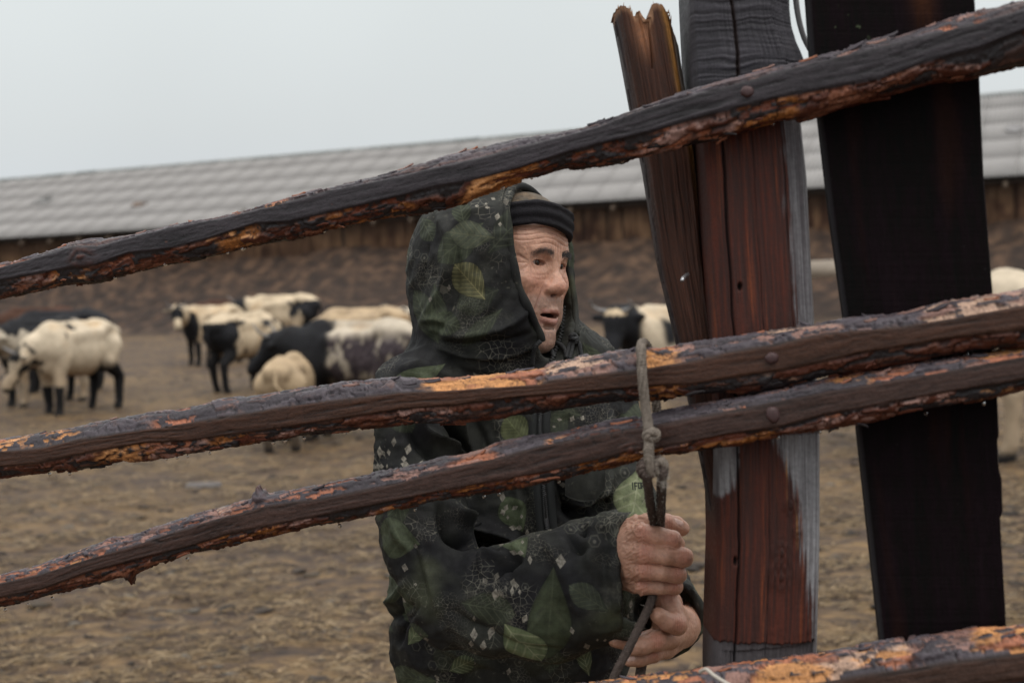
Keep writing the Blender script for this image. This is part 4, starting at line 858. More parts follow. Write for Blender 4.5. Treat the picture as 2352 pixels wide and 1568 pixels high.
# --- hidden trunk, arms and legs under the clothes, so that the figure is whole
TB = SF(*[a for a in bbox([(820, 780, 1.55), (1640, 1560, 2.15)], .06)], .012)
sh1, el1, wr1 = W(945, 915, 1.86), W(1045, 1372, 1.745), W(1405, 1295, 1.655)
sh2, el2, wr2 = W(1375, 880, 2.0), W(1505, 1390, 1.86), W(1572, 1430, 1.735)
neck = HW((0, -.07, -.17))
TB.cap(neck, W(1175, 900, 1.95), .055, .09); TB.ell(W(1175, 1040, 1.99), (.13, .08, .17), .03); TB.ell(W(1165, 1400, 1.99), (.13, .09, .22), .04)
am = W(945, 1130, 1.845); sh1 = W(960, 925, 1.885); TB.chain([sh1, am, el1], [.034, .024, .030], .004); TB.cap(el1, wr1, .034, .027, .01); am2 = W(1410, 1092, 1.945); TB.chain([sh2, am2, el2], [.034, .030, .030], .02); TB.cap(el2, wr2, .032, .027, .01)
tV, tQ = TB.net()
LG = SF((pf[0] - .35, pf[1] - .3, .06), (pf[0] + .35, pf[1] + .3, .95), .014)
for s in (-1, 1): LG.chain([(pf[0] + s * .09, pf[1], .93), (pf[0] + s * .11, pf[1] - .02, .5), (pf[0] + s * .12, pf[1] + .02, .08)], [.085, .058, .042], .01)
gV, gQ = LG.net()
Vs = [headV, rhV, lhV, tV, gV]; Qs = [headQ, rhQ, lhQ, tQ, gQ]; Cs = [headC, rhC, lhC, np.tile(SK, (len(tV), 1)), np.tile(SK, (len(gV), 1))]
of = np.cumsum([0] + [len(v) for v in Vs])[:-1]
M_skin = mat('weathered_skin', attr='Col', rough=.42, var=.16, vscale=260, bump=.45, bscale=900, bdist=.0008, spec=.42, sss=.12)
mk('body', np.concatenate(Vs), [q + o_ for q, o_ in zip(Qs, of)], M_skin, man, attrs={'Col': np.clip(np.concatenate(Cs), .004, .8)})

# --- eyes
def eye(s):
    c = HW((s * .0315, -.0002, -.0002)); gaze = hf - hl * .04 + hu * .02; gaze /= np.linalg.norm(gaze); r = .0122
    na, nb = 26, 32; a = np.concatenate([np.linspace(0, .62, 17), np.linspace(.75, math.pi, 9)]); b = np.arange(nb) * 2 * np.pi / nb
    u = np.cross(gaze, hu); u /= np.linalg.norm(u); v = np.cross(u, gaze)
    P = []; C = []
    for ai in a:
        rr = r * (1 + .045 * math.exp(-(ai / .42) ** 4))
        for bi in b:
            P.append(c + rr * (math.cos(ai) * gaze + math.sin(ai) * (math.cos(bi) * u + math.sin(bi) * v)))
            k = ai / .48
            if k < .42: C.append((.006, .005, .005))
            elif k < 1.0: C.append(tuple(np.array([.045, .018, .008]) * (1.25 - .9 * abs(k - .65) * 2) * (1 + .2 * math.sin(bi * 9))))
            else: C.append((.34, .27, .235) if k < 1.75 else (.34, .19, .15))
    mk('eye', np.array(P), grid_faces(na, nb, True), M_eye, man, attrs={'Col': np.array(C)}, origin=c)
M_eye = mat('wet_eye', attr='Col', rough=.18, spec=.3, coat=.1)
eye(-1); eye(1)
# --- eyebrow hair
M_hair = mat('brow_hair', (.035, .030, .030), .6)
R = np.random.RandomState(11); parts = []
from mathutils.bvhtree import BVHTree
bv = BVHTree.FromPolygons([tuple(v) for v in headV[(HL(headV)[:, 1] > -.03)]], [(0, 1, 2)]) if False else None
hx, hy, hz = HL(headV).T; fm = (hz > .005) & (hz < .04) & (hy > -.02); FV = headV[fm]; FX, FZ = hx[fm], hz[fm]
for i in range(560):
    s = -1 if i % 2 else 1; t = R.rand(); x_ = s * (.010 + .038 * t); z_ = .0135 + .0045 * math.sin(t * 3.0) - .003 * max(0, t - .7) + R.normal(0, .0027) * (1.1 - .5 * t)
    k = np.argmin((FX - x_) ** 2 + (FZ - z_) ** 2 + (FX * s < 0) * 1); p = FV[k]; L_ = .0048 + .0025 * R.rand()
    dr = hl * s * (.6 + .35 * t) + hu * (.55 - .95 * t + R.normal(0, .2)) + hf * .35; dr /= np.linalg.norm(dr); sd = np.cross(dr, hf); sd /= np.linalg.norm(sd) + 1e-9
    q = [p - sd * .00016, p + sd * .00016, p + dr * L_ * .6 + sd * .00014, p + dr * L_ * .6 - sd * .00014, p + dr * L_ - hf * .0006 + hl * s * .0008]
    parts.append((np.array(q), [(0, 1, 2, 3), (3, 2, 4)]))
V, F = merge(parts); mk('eyebrow_hair', V, F, M_hair, man)

# --- knitted cap: tweedy crown and rolled dark band
cc = np.array([0, -.068, 0.0])
def ring(phi, z, grow): return np.stack([(.0725 + grow) * np.cos(phi), cc[1] + (.0905 + grow) * np.sin(phi), z + 0 * phi], -1)
phi = np.linspace(0, 2 * np.pi, 241)[:-1]; sec = []; nz = 46
zc = .070 - .006 * np.cos(phi - math.pi / 2) * -1
for i in range(nz):
    t = i / nz * 2 * np.pi; g = .0060 + .0062 * math.copysign(abs(math.cos(t)) ** .6, math.cos(t)); dz = .0178 * math.copysign(abs(math.sin(t)) ** .75, math.sin(t))
    lift = np.interp(np.degrees(phi), [0, 50, 80, 100, 125, 150, 165, 200, 360], [-.010, -.005, .004, .010, .013, .005, -.003, -.009, -.010])
    g2 = g + .0016 * np.cos(dz * 420) * (math.cos(t) > 0) + .0012 * pn(phi * 9, dz * 160, 3) + .0008 * fbm(np.cos(phi) * 40, np.sin(phi) * 40, dz * 300, 2)
    z = .0595 + lift + dz + .0015 * pn(phi * 2.2, 0, 5); g2 = g2 - .010 * np.clip((z - .07) / .03, 0, 1.5) ** 2 * .6
    sec.append(ring(phi, z, g2))
P = np.stack(sec, 1).reshape(-1, 3)
M_band = mat('charcoal_knit', (.020, .0185, .0215), .95, var=.6, vscale=500, bump=1.0, bscale=600, bdist=.003, spec=.05, sheen=.04)
i = np.arange(240)[:, None]; j = np.arange(nz)[None]; Fq = np.stack([i * nz + j, ((i + 1) % 240) * nz + j, ((i + 1) % 240) * nz + (j + 1) % nz, i * nz + (j + 1) % nz], -1).reshape(-1, 4)
mk('cap_band', HW(P), Fq, M_band, man)
nz2 = 40; P = []
for i in range(nz2):
    t = i / (nz2 - 1); z = .052 + .057 * math.sin(t * math.pi / 2); k = math.cos(t * math.pi / 2) ** .62
    q = ring(phi, z, 0) * 1.0; q[:, 0] *= k * 1.035; q[:, 1] = cc[1] - .006 + (q[:, 1] - cc[1]) * k * 1.0; rr = 1 + .02 * fbm(q[:, 0] * 40, q[:, 1] * 40, z * 40, 3); q[:, :2] = (q[:, :2] - cc[:2]) * rr[:, None] + cc[:2]; P.append(q)
P = np.stack(P).reshape(-1, 3); k = fbm(P[:, 0] * 160, P[:, 1] * 160, P[:, 2] * 160, 3)[:, None]
k2 = fbm(P[:, 0] * 60, P[:, 1] * 60, P[:, 2] * 60, 2)[:, None]
C = np.clip(np.array([.12, .085, .055]) * (1 + .9 * k) + np.array([.05, .02, .0]) * k2, .01, 1)
mk('cap_crown', HW(P), grid_faces(nz2, 240, True), mat('tweed_wool', attr='Col', rough=.95, var=.45, vscale=900, bump=1.0, bscale=800, bdist=.002, spec=.1, sheen=.15), man, attrs={'Col': C})
# --- leaf print, drawn once as a cloth pattern and laid on by the garment's own coordinates
TN = 1700; TW = .80
def T2(px, py): return ((np.asarray(px, float) - 640) / 1271 * TN, (np.asarray(py, float) - 380) / 1271 * TN)
yy, xx = np.mgrid[0:TN, 0:TN].astype(f32); u_, v_ = xx / TN * 8, yy / TN * 8
n1 = fbm(u_ * .8, v_ * .8, 3, 4); n2 = fbm(u_ * 3, v_ * 3, 7, 3)
tex = np.zeros((TN, TN, 3), f32)
b0, b1, b2, b3 = [np.array(c, f32) for c in ((.0075, .0076, .0092), (.0195, .0205, .0185), (.036, .040, .025), (.056, .055, .047))]
t = ss(-.35, .45, n1 + .3 * n2)[..., None]; tex[:] = b0 * (1 - t) + b1 * t
t = (ss(.15, .55, fbm(u_ * .7, v_ * .9, 40, 3)) * .8)[..., None]; tex = tex * (1 - t) + b2 * t
t = (ss(.15, .6, fbm(u_ * 2.2, v_ * 2.2, 60, 5, .7)) * ss(-.2, .3, fbm(u_ * .9, v_ * .9, 70, 2)) * .7)[..., None]; tex = tex * (1 - t) + b3 * t
# dry veined patches: net of thin pale cracks
cell = ss(.10, .02, vor(u_ * 11 + n2, v_ * 11 + n1, 4)[1]) ; m = ss(.12, .32, fbm(u_ * 1.1, v_ * 1.1, 90, 2))
t = (cell * m * .6)[..., None]; tex = tex * (1 - t) + np.array([.12, .115, .10], f32) * t
cell = ss(.09, .02, vor(u_ * 20 + n2 * 2, v_ * 20 + n1, 6)[1]); m = ss(.12, .3, fbm(u_ * 1.3, v_ * 1.3, 120, 2)); t = (cell * m * .6)[..., None]; tex = tex * (1 - t) + np.array([.11, .105, .09], f32) * t
t = (ss(.25, .6, fbm(u_ * 16, v_ * 16, 160, 3)) * ss(.05, .35, fbm(u_ * 1.7, v_ * 1.7, 170, 2)) * .55)[..., None]; tex = tex * (1 - t) + np.array([.10, .097, .082], f32) * t
del cell, m, t
def win(cx, cy, r):
    a, b = max(0, int(cy - r)), min(TN, int(cy + r)); c, d = max(0, int(cx - r)), min(TN, int(cx + r)); return (slice(a, b), slice(c, d)) if b > a and d > c else None
def paint(w, m, col): tex[w] = tex[w] * (1 - m[..., None]) + np.asarray(col, f32) * m[..., None]
def leaf(px, py, L_, Wd, ang, col, vein, a=1.0, nv=7, rnd=.0):
    cx, cy = T2(px, py); L_ *= TN / 1271; Wd *= TN / 1271; w = win(cx, cy, L_ * .62)
    if w is None: return
    X = xx[w] - cx; Y = yy[w] - cy; ca, sa = math.cos(ang), math.sin(ang); s = (X * ca + Y * sa) / (L_ * .5); q = (-X * sa + Y * ca) / (Wd * .5)
    prof = np.clip(1 - s * s, 0, 1) ** .95 * (1 - .42 * s) * 1.08; d = prof - np.abs(q); m = ss(0, .05, d) * (np.abs(s) < 1) * a
    tone = (1 + .35 * fbm(X / 40, Y / 40, px * .01, 3) - .25 * ss(.3, .0, d))[..., None]
    tex[w] = tex[w] * (1 - m[..., None]) + np.array(col, f32) * tone * m[..., None]
    ven = ss(.055, .02, np.abs(q)) + ss(.16, .04, np.abs(((s + .55 * np.abs(q)) * nv * .5) % 1 - .5) * 1.0) * .8; ven = np.clip(ven, 0, 1) * m; paint(w, ven * .75, vein)
    ed = ss(.09, .0, np.abs(d)) * (np.abs(s) < 1) * .35 * a; paint(w, ed.astype(f32), (.008, .009, .009))
def diamond(px, py, w_, h_, ang, sh=1.0):
    cx, cy = T2(px, py); k = TN / 1271; w = win(cx, cy, max(w_, h_) * k)
    if w is None: return
    X = xx[w] - cx; Y = yy[w] - cy; ca, sa = math.cos(ang), math.sin(ang); d = 1 - np.abs((X * ca + Y * sa) / (w_ * k * .5)) - np.abs((-X * sa + Y * ca) / (h_ * k * .5))
    paint(w, ss(0, .16, d + .10 * fbm(X / 6, Y / 6, px, 2)) * .92, np.array([.150, .140, .125]) * sh * (.6 + .6 * ss(-.4, .4, fbm(X / 9, Y / 9, px, 2)))[..., None])
def hexes(px, py, n, r, R):
    for i in range(n):
        x = px + R.normal(0, r * 2.2); y = py + R.normal(0, r * 2.0); cx, cy = T2(x, y); k = TN / 1271 * r; w = win(cx, cy, k * 1.3)
        if w is None: continue
        X = np.abs(xx[w] - cx) / k; Y = np.abs(yy[w] - cy) / k; d = np.maximum(X * .866 + Y * .5, Y); paint(w, ss(.16, .03, np.abs(d - .8)) * .35, (.070, .072, .060)); paint(w, ss(.32, .20, np.hypot(X, Y * .9)) * .45 * (i % 3 == 0), (.10, .097, .085))
R = np.random.RandomState(21)
for i in range(60):   # background leaves
    leaf(R.uniform(640, 1900), R.uniform(380, 1650), R.uniform(60, 150), R.uniform(35, 70), R.uniform(0, 6.28), np.array([.030, .037, .024]) * R.uniform(.6, 1.2), (.055, .062, .042), a=R.uniform(.35, .8))
for i in range(26): hexes(R.uniform(640, 1900), R.uniform(380, 1650), 7, R.uniform(8, 13), R)
for i in range(44):   # clusters of pale diamonds
    cx, cy = R.uniform(640, 1900), R.uniform(380, 1650)
    for j in range(R.randint(2, 7)): s_ = R.uniform(7, 18); diamond(cx + R.normal(0, 26), cy + R.normal(0, 22), s_ * R.uniform(.6, 1), s_ * R.uniform(1, 1.5), R.normal(0, .5), R.uniform(.5, 1))
for i in range(40):   # bare twig veins
    cx, cy = R.uniform(640, 1900), R.uniform(380, 1650); a = R.uniform(0, 6.28); L_ = R.uniform(30, 80)
    tx, ty = T2(cx, cy); k = TN / 1271; w = win(tx, ty, L_ * k)
    if w is None: continue
    X = (xx[w] - tx) / k; Y = (yy[w] - ty) / k; ca, sa = math.cos(a), math.sin(a); s = X * ca + Y * sa; q = -X * sa + Y * ca + 3 * np.sin(s / 14)
    m = ss(1.6, .5, np.abs(q)) * (np.abs(s) < L_ * .5); m = np.maximum(m, ss(1.3, .4, np.abs(((s + np.abs(q) * .8) % 13) - 6.5)) * (np.abs(q) < 15) * (np.abs(s) < L_ * .45) * .8); paint(w, m * .45, (.095, .095, .08))
G1, G2, GV = (.062, .078, .046), (.040, .050, .030), (.125, .135, .090)
# leaves and marks one can pick out on the hood, chest and sleeve
leaf(1080, 650, 110, 66, .85, (.050, .050, .028), (.115, .105, .055), nv=9); leaf(1085, 545, 110, 60, .15, (.040, .046, .034), (.06, .062, .04), .8)
leaf(1250, 1335, 215, 80, -1.52, (.026, .032, .020), (.036, .042, .027), nv=3); leaf(1196, 1400, 128, 82, -2.25, (.075, .092, .052), (.15, .16, .105), nv=5); leaf(1462, 1140, 125, 92, -1.35, (.095, .110, .065), (.16, .17, .115), nv=5)
leaf(1185, 985, 80, 62, .9, (.046, .052, .028), (.075, .085, .045), nv=9); leaf(920, 1210, 120, 80, .1, (.038, .046, .030), (.05, .06, .04), nv=4); leaf(960, 868, 150, 60, -.5, (.046, .056, .036), (.06, .07, .05)); leaf(1325, 1285, 95, 44, .6, (.026, .031, .024), (.045, .05, .035))
leaf(945, 1465, 75, 36, 2.2, G1, GV, nv=5); leaf(1060, 1522, 70, 42, 2.6, G2, GV, nv=7); leaf(1180, 1175, 90, 60, 1.1, G2, (.05, .06, .04)); leaf(1345, 1515, 90, 34, 1.3, G2, GV)
for (a, b, w_, h_, g_) in ((856, 1032, 24, 16, .3), (880, 1028, 18, 30, 0), (862, 1060, 22, 12, .4), (884, 1058, 16, 12, 0), (947, 1020, 17, 26, .2), (942, 1052, 24, 18, .2), (957, 1056, 12, 16, .6), (938, 1040, 15, 14, 0), (977, 1048, 10, 14, .4), (1154, 1136, 15, 26, .1), (1162, 1160, 12, 20, .4), (1155, 1170, 14, 18, -.3), (1182, 1160, 20, 12, -.6), (1166, 1182, 8, 12, 0), (1197, 1178, 8, 10, 0), (1178, 1206, 20, 14, .2), (1192, 1205, 16, 14, 0), (1210, 1218, 10, 22, 0), (1230, 1158, 8, 16, .2), (1293, 1112, 20, 16, 0), (940, 1268, 20, 20, .2), (965, 1298, 10, 8, 0), (968, 1222, 12, 12, 0), (1136, 1295, 18, 28, .1), (1172, 1283, 9, 22, .1), (1189, 1283, 8, 12, 0), (1200, 1335, 14, 24, .4), (1096, 1352, 8, 18, 0), (1096, 1388, 18, 34, 0), (1132, 1382, 16, 40, .2), (1090, 1413, 14, 26, 0), (1116, 1415, 16, 34, .1), (1326, 1410, 15, 30, -.3), (1362, 1394, 9, 16, 0), (1346, 1388, 6, 12, 0), (1294, 1357, 11, 20, -.2), (912, 1342, 18, 12, .3), (908, 1372, 24, 16, .4), (930, 1392, 26, 12, .7), (1133, 452, 14, 12, .5), (1096, 475, 12, 10, .3), (1120, 479, 14, 8, 0), (1117, 469, 7, 9, 0), (1143, 503, 14, 22, .2), (1149, 521, 10, 12, 0), (1260, 962, 12, 9, 0), (1285, 962, 14, 9, .2), (1272, 978, 9, 7, .2), (1315, 961, 14, 17, .5), (1340, 960, 13, 15, .5), (1270, 1215, 24, 30, .1)): diamond(a, b, w_, h_, g_)
for (a, b) in ((1130, 1490), (1190, 1480), (1230, 1490), (1090, 1440), (1395, 1130), (1380, 1150)): hexes(a, b, 7, 13, R)
# part of a printed word on the pale leaf
def glyph(px, py, segs, s):
    for (x0, y0, x1, y1) in segs:
        A_ = np.array(T2(px + x0 * s, py + y0 * s)); B2 = np.array(T2(px + x1 * s, py + y1 * s)); w = win(*(A_ + B2) / 2, max(12, np.linalg.norm(B2 - A_)))
        if w is None: continue
        ab = B2 - A_; X = xx[w] - A_[0]; Y = yy[w] - A_[1]; t = np.clip((X * ab[0] + Y * ab[1]) / (ab @ ab + 1e-6), 0, 1); paint(w, ss(2.6, 1.6, np.hypot(X - t * ab[0], Y - t * ab[1])) * .9, (.012, .014, .012))
for k, segs in enumerate([[(0, 0, 0, 1.3)], [(0, 0, 0, 1.3), (0, 0, .55, 0), (0, .6, .45, .6)], [(0, 0, .6, 0), (.6, 0, .6, 1), (.6, 1, 0, 1), (0, 1, 0, 0)], [(0, 0, 0, 1), (0, 0, .5, .1), (.5, .1, .5, .5), (.5, .5, 0, .55), (.1, .55, .6, 1)], [(0, 0, 0, 1), (0, 0, .5, 0), (0, .5, .4, .5), (0, 1, .5, 1)]]): glyph(1457 + k * 9.5 - (k > 0) * 4, 1110 + k * .6, segs, 11)
ov = fbm(u_ * 5, v_ * 5, 200, 5, .7)[..., None]; tex *= np.clip(1 + .75 * ov, .35, 1.8)
mot = (ss(.05, .5, fbm(u_ * 9, v_ * 9, 230, 4, .7)) * .38)[..., None]; tex = tex * (1 - mot) + np.array([.016, .017, .017], f32) * mot
rip = ((np.abs((xx % 17) - 8) < .8) | (np.abs((yy % 17) - 8) < .8)).astype(f32)[..., None] * .13; tex = tex * (1 - rip) * (1 + .10 * pn(u_ * 60, v_ * 60, 1)[..., None])
tex = np.clip(tex * np.array([1.62, 1.56, 1.46], f32), .003, .5)
img = bpy.data.images.new('leaf_print', TN, TN, float_buffer=True); img.colorspace_settings.name = 'Non-Color'
buf = np.ones((TN, TN, 4), f32); buf[..., :3] = tex[::-1]; img.pixels.foreach_set(buf.ravel()); img.update(); del buf
M_camo = bpy.data.materials.new('leaf_print_ripstop'); M_camo.use_nodes = True; nt = M_camo.node_tree; Nn, Ll = nt.nodes, nt.links; bs = Nn['Principled BSDF']
at = Nn.new('ShaderNodeAttribute'); at.attribute_name = 'cloth'; im = Nn.new('ShaderNodeTexImage'); im.image = img;  im.extension = 'REPEAT'
Ll.new(at.outputs['Vector'], im.inputs['Vector']); Ll.new(im.outputs['Color'], bs.inputs['Base Color']); bs.inputs['Roughness'].default_value = .75; bs.inputs['Specular IOR Level'].default_value = .16
nz_ = Nn.new('ShaderNodeTexNoise'); nz_.inputs['Scale'].default_value = 450; nz_.inputs['Detail'].default_value = 3; tc_ = Nn.new('ShaderNodeTexCoord'); Ll.new(tc_.outputs['Object'], nz_.inputs['Vector'])
bp = Nn.new('ShaderNodeBump'); bp.inputs['Strength'].default_value = .35; bp.inputs['Distance'].default_value = .001; Ll.new(nz_.outputs['Fac'], bp.inputs['Height']); Ll.new(bp.outputs[0], bs.inputs['Normal'])
def cloth(V, N=None, r=.060):
    """garment coordinates in tile units: the cloth unrolled round the limb, across and up"""
    v = V - CAM; x = v @ RT; z = v @ UP
    if N is not None:
        fr_ = N @ FW
        def unroll(c): t = np.arcsin(np.clip(c, -.999, .999)); t = np.where(fr_ > 0, np.sign(c + 1e-9) * np.pi - t, t); return r * (t - np.sin(t))
        x = x + unroll(N @ RT) * ss(.95, .6, np.abs(N @ UP)); z = z + unroll(N @ UP) * ss(.95, .6, np.abs(N @ RT))
    return np.stack([(1176 + x * FPX / 1.85 - 640) / 1271, 1 - (784 - z * FPX / 1.85 - 380) / 1271, 0 * x], 1)
def smooth_normals(V, Q, it=14):
    N = relax(vnorm(V, Q), Q, it, .8); return N / (np.linalg.norm(N, axis=1)[:, None] + 1e-9)

# --- jacket
lo, hi = bbox([(850, 400, 1.60), (1640, 1700, 2.16)], .03); lo[1] = 1.50; hi[1] = 2.18
J = SF(lo, hi, .0034)
# hood: outer volume in the head's frame
He = [((0, -.085, .020), (.118, .125, .100)), ((0, -.105, -.030), (.115, .115, .105)), ((0, -.050, .020), (.105, .098, .088)), ((0, -.04, -.06), (.098, .095, .075)), ((-.02, -.075, -.10), (.10, .105, .06))]
def hood_field(grow):
    S = SF(J.lo, J.lo + J.h * (np.array(J.F.shape) - 1), J.h)
    for c, r in He: S.ell(HW(c), np.array(r) + grow, .04, B=HB)
    return S
S1 = hood_field(0); S2 = hood_field(-.008)
zz_ = None
hr = S1.sl(HW((0, -.06, 0)) - .30, HW((0, -.06, 0)) + .30)
x_, y_, z_ = S1.xyz(hr); X = x_ - HO[0]; Yv = y_ - HO[1]; Zv = z_ - HO[2]
lx, ly, lz = [(X * b[0] + Yv * b[1] + Zv * b[2]).astype(f32) for b in HB]
def gcut(lx, lz): return np.interp(lz, [-.16, -.125, -.095, -.062, -.035, 0, .04, .08, .105, .125, .16], [.034, .034, .025, .013, .005, -.002, -.010, -.026, -.046, -.062, -.09]) - .13 * np.clip(lx, -.10, .12)
cut = (gcut(lx, lz) - ly).astype(f32) * .9                        # >0 behind the opening
shell = np.maximum(np.maximum(S1.F[hr], -S2.F[hr]), -cut); solid_low = None
# below the chin the hood closes into the collar
J.F[hr] = np.minimum(J.F[hr], shell); del S2
# shoulders, chest, waist
ww = lambda *a: W(*a)
J.cap(ww(1060, 850, 1.97), ww(1290, 850, 1.99), .085, .07, .03); J.chain([ww(960, 925, 1.87), ww(1175, 880, 1.96), ww(1350, 880, 2.02)], [.068, .095, .062], .05)
J.ell(ww(1180, 1060, 1.965), (.182, .135, .22), .05); J.ell(ww(1172, 1390, 1.975), (.188, .145, .30), .05)
J.ell(ww(1235, 845, 1.905), (.055, .05, .045), .03)                                                    # collar gathered under the chin
# far arm
Fa = SF(J.lo, J.lo + J.h * (np.array(J.F.shape) - 1), J.h)
Fa.chain([ww(1365, 885, 2.0), ww(1398, 960, 1.975), ww(1408, 1092, 1.935), ww(1452, 1230, 1.895), ww(1512, 1388, 1.865), ww(1526, 1412, 1.775), ww(1528, 1412, 1.700)], [.062, .049, .046, .053, .056, .052, .053], .0)
cutp = W(1520, 1412, 1.715); cn_ = W(1490, 1412, 1.60) - W(1535, 1405, 1.80); cn_ /= np.linalg.norm(cn_); Fa.plane(cutp, cn_)
J.F = np.minimum(J.F, Fa.F); del Fa
J.cap(W(1550, 1415, 1.83), W(1506, 1412, 1.62), .040, .047, .002, 'sub')
# near arm
Na = SF(J.lo, J.lo + J.h * (np.array(J.F.shape) - 1), J.h)
Na.chain([ww(950, 925, 1.86), ww(935, 1010, 1.845), ww(955, 1120, 1.82), ww(985, 1250, 1.79), ww(1040, 1376, 1.745)], [.066, .062, .062, .058, .060], .02)
Na.chain([ww(1040, 1376, 1.745), ww(1140, 1382, 1.715), ww(1260, 1370, 1.68), ww(1350, 1338, 1.655), ww(1450, 1315, 1.64)], [.060, .068, .079, .076, .074], .012)
Na.cap(ww(1300, 1262, 1.67), ww(1430, 1208, 1.65), .022, .020, .02); 
Na.plane(W(1421, 1310, 1.64), RT * .995 + UP * .02 - FW * .05)
hh = .02; Dn = np.maximum(hh - np.abs(J.F - Na.F), 0) / hh; J.F = np.minimum(J.F, Na.F) - Dn * Dn * hh * .25; del Na, Dn
J.cap(ww(1330, 1330, 1.66), ww(1480, 1305, 1.64), .062, .068, .001, 'sub')
J.chain([W(1330, 1250, 1.63), W(1395, 1205, 1.625), W(1448, 1184, 1.635)], [.012, .012, .0055], .012)   # turned-up tip of the cuff
J.chain([W(1418, 1240, 1.612), W(1424, 1212, 1.618), W(1448, 1184, 1.635)], [.004, .0045, .005], .004)
J.chain([W(1415, 1432, 1.625), W(1438, 1448, 1.612), W(1462, 1440, 1.615)], [.009, .008, .0045], .01)  # drooping lower tip
# room for the head and cap, opened forward
ho = SF(J.lo, J.lo + J.h * (np.array(J.F.shape) - 1), J.h)
for c, r in He[:4]: ho.ell(HW(c), np.array(r) - .008, .04, B=HB)
low = (lz < -.128).astype(f32)
ho.F[hr] = np.where(lz < -.118 - .25 * np.clip(.02 - ly, 0, .2), .5, ho.F[hr]); J.F = np.maximum(J.F, -ho.F); del ho
J.cap(HW((0, .02, -.10)), HW((-.005, .10, -.085)), .040, .050, .01, 'sub')
J.cap(HW((.0, .02, -.02)), HW((0, .09, -.02)), .064, .070, .004, 'sub')
V, Q = J.net(); del J, S1
V = relax(V, Q, 2, .5)
SN = smooth_normals(V, Q); N = vnorm(V, Q); px, py, dd = PJ(V); front = ss(.05, .5, -(N @ FW))
# folds: ridges (height > 0) and valleys (< 0), soft across, tapering to their ends
FOLD = [([(1010, 500), (1035, 560), (1028, 640), (1005, 690), (972, 742)], 12, .007), ([(1045, 560), (1050, 640), (1030, 720), (1000, 770)], 10, -.006), ([(1000, 520), (975, 600), (968, 680)], 9, -.004),
 ([(1075, 600), (1075, 680), (1050, 740), (1015, 790)], 13, .004), ([(985, 755), (1050, 768), (1120, 762), (1180, 740), (1215, 712)], 9, .007), ([(1000, 785), (1080, 795), (1170, 782), (1230, 760)], 10, -.007), ([(1015, 800), (1080, 815), (1170, 812), (1235, 790)], 8, .005),
 ([(1170, 640), (1150, 700), (1100, 742)], 10, -.004), ([(1120, 470), (1060, 500), (1025, 540)], 16, .003), ([(1165, 560), (1180, 640), (1205, 705), (1240, 765)], 5, -.0025), ([(975, 742), (1000, 735), (1030, 745)], 8, .006),
 ([(920, 850), (965, 842), (1010, 862), (1050, 880)], 9, .006), ([(1020, 815), (1060, 850), (1130, 868), (1220, 872)], 9, -.006), ([(900, 880), (950, 870), (1000, 900)], 9, -.006),
 ([(945, 900), (970, 985), (1030, 1030), (1090, 1070)], 10, .010), ([(925, 930), (950, 1010), (1010, 1060), (1070, 1090)], 11, -.010), ([(1000, 930), (1040, 990), (1075, 1060), (1090, 1120)], 9, -.012), ([(1040, 930), (1070, 990), (1100, 1050)], 10, .010), ([(1080, 940), (1110, 1010), (1125, 1060)], 8, -.007), ([(1140, 930), (1150, 1010), (1160, 1090)], 9, .004),
 ([(1028, 1150), (1045, 1190), (1110, 1210), (1175, 1235), (1186, 1262)], 11, .013), ([(1010, 1170), (1030, 1230), (1080, 1250), (1140, 1262), (1180, 1275)], 12, -.016), ([(1186, 1265), (1150, 1275), (1115, 1285), (1105, 1310)], 9, .011), ([(1190, 1285), (1150, 1300), (1128, 1330)], 10, -.010), ([(1140, 1255), (1105, 1275), (1085, 1310)], 8, -.010),
 ([(1215, 1228), (1175, 1290), (1160, 1340)], 13, -.006), ([(1350, 1235), (1355, 1290), (1380, 1330)], 11, .006), ([(1300, 1232), (1330, 1262), (1352, 1262)], 9, -.009), ([(1250, 1235), (1290, 1300), (1330, 1390), (1330, 1470)], 16, .005), ([(1395, 1225), (1385, 1290), (1395, 1380)], 13, -.006),
 ([(1040, 1400), (1110, 1450), (1200, 1490), (1290, 1490)], 13, -.007), ([(960, 1250), (985, 1330), (1010, 1400)], 12, .006), ([(930, 1220), (965, 1290), (985, 1370)], 9, -.006), ([(900, 1190), (915, 1230), (960, 1280)], 9, .005),
 ([(885, 1390), (915, 1370), (930, 1340)], 9, .008), ([(885, 1425), (925, 1410), (950, 1385)], 9, -.008), ([(920, 1480), (935, 1430), (965, 1390)], 5, -.006), ([(900, 1500), (905, 1540), (900, 1600)], 10, .005), ([(1010, 1480), (1060, 1500), (1130, 1530)], 9, .005),
 ([(1200, 1100), (1215, 1160), (1222, 1225)], 8, -.007), ([(1178, 1100), (1195, 1160), (1200, 1220)], 9, .006), ([(1285, 1100), (1300, 1150), (1330, 1200), (1345, 1230)], 9, -.010), ([(1310, 1155), (1340, 1160), (1385, 1120)], 7, .008), ([(1300, 1172), (1345, 1182), (1385, 1150)], 12, -.016), ([(1400, 1090), (1370, 1150), (1350, 1220)], 9, .008), ([(1420, 950), (1440, 1000), (1450, 1060)], 9, -.006), ([(1405, 940), (1395, 1000), (1400, 1050)], 8, .005),
 ([(1590, 1330), (1575, 1400), (1545, 1480)], 8, -.004), ([(1330, 800), (1360, 815), (1385, 850)], 8, -.005)]
D = np.zeros(len(V))
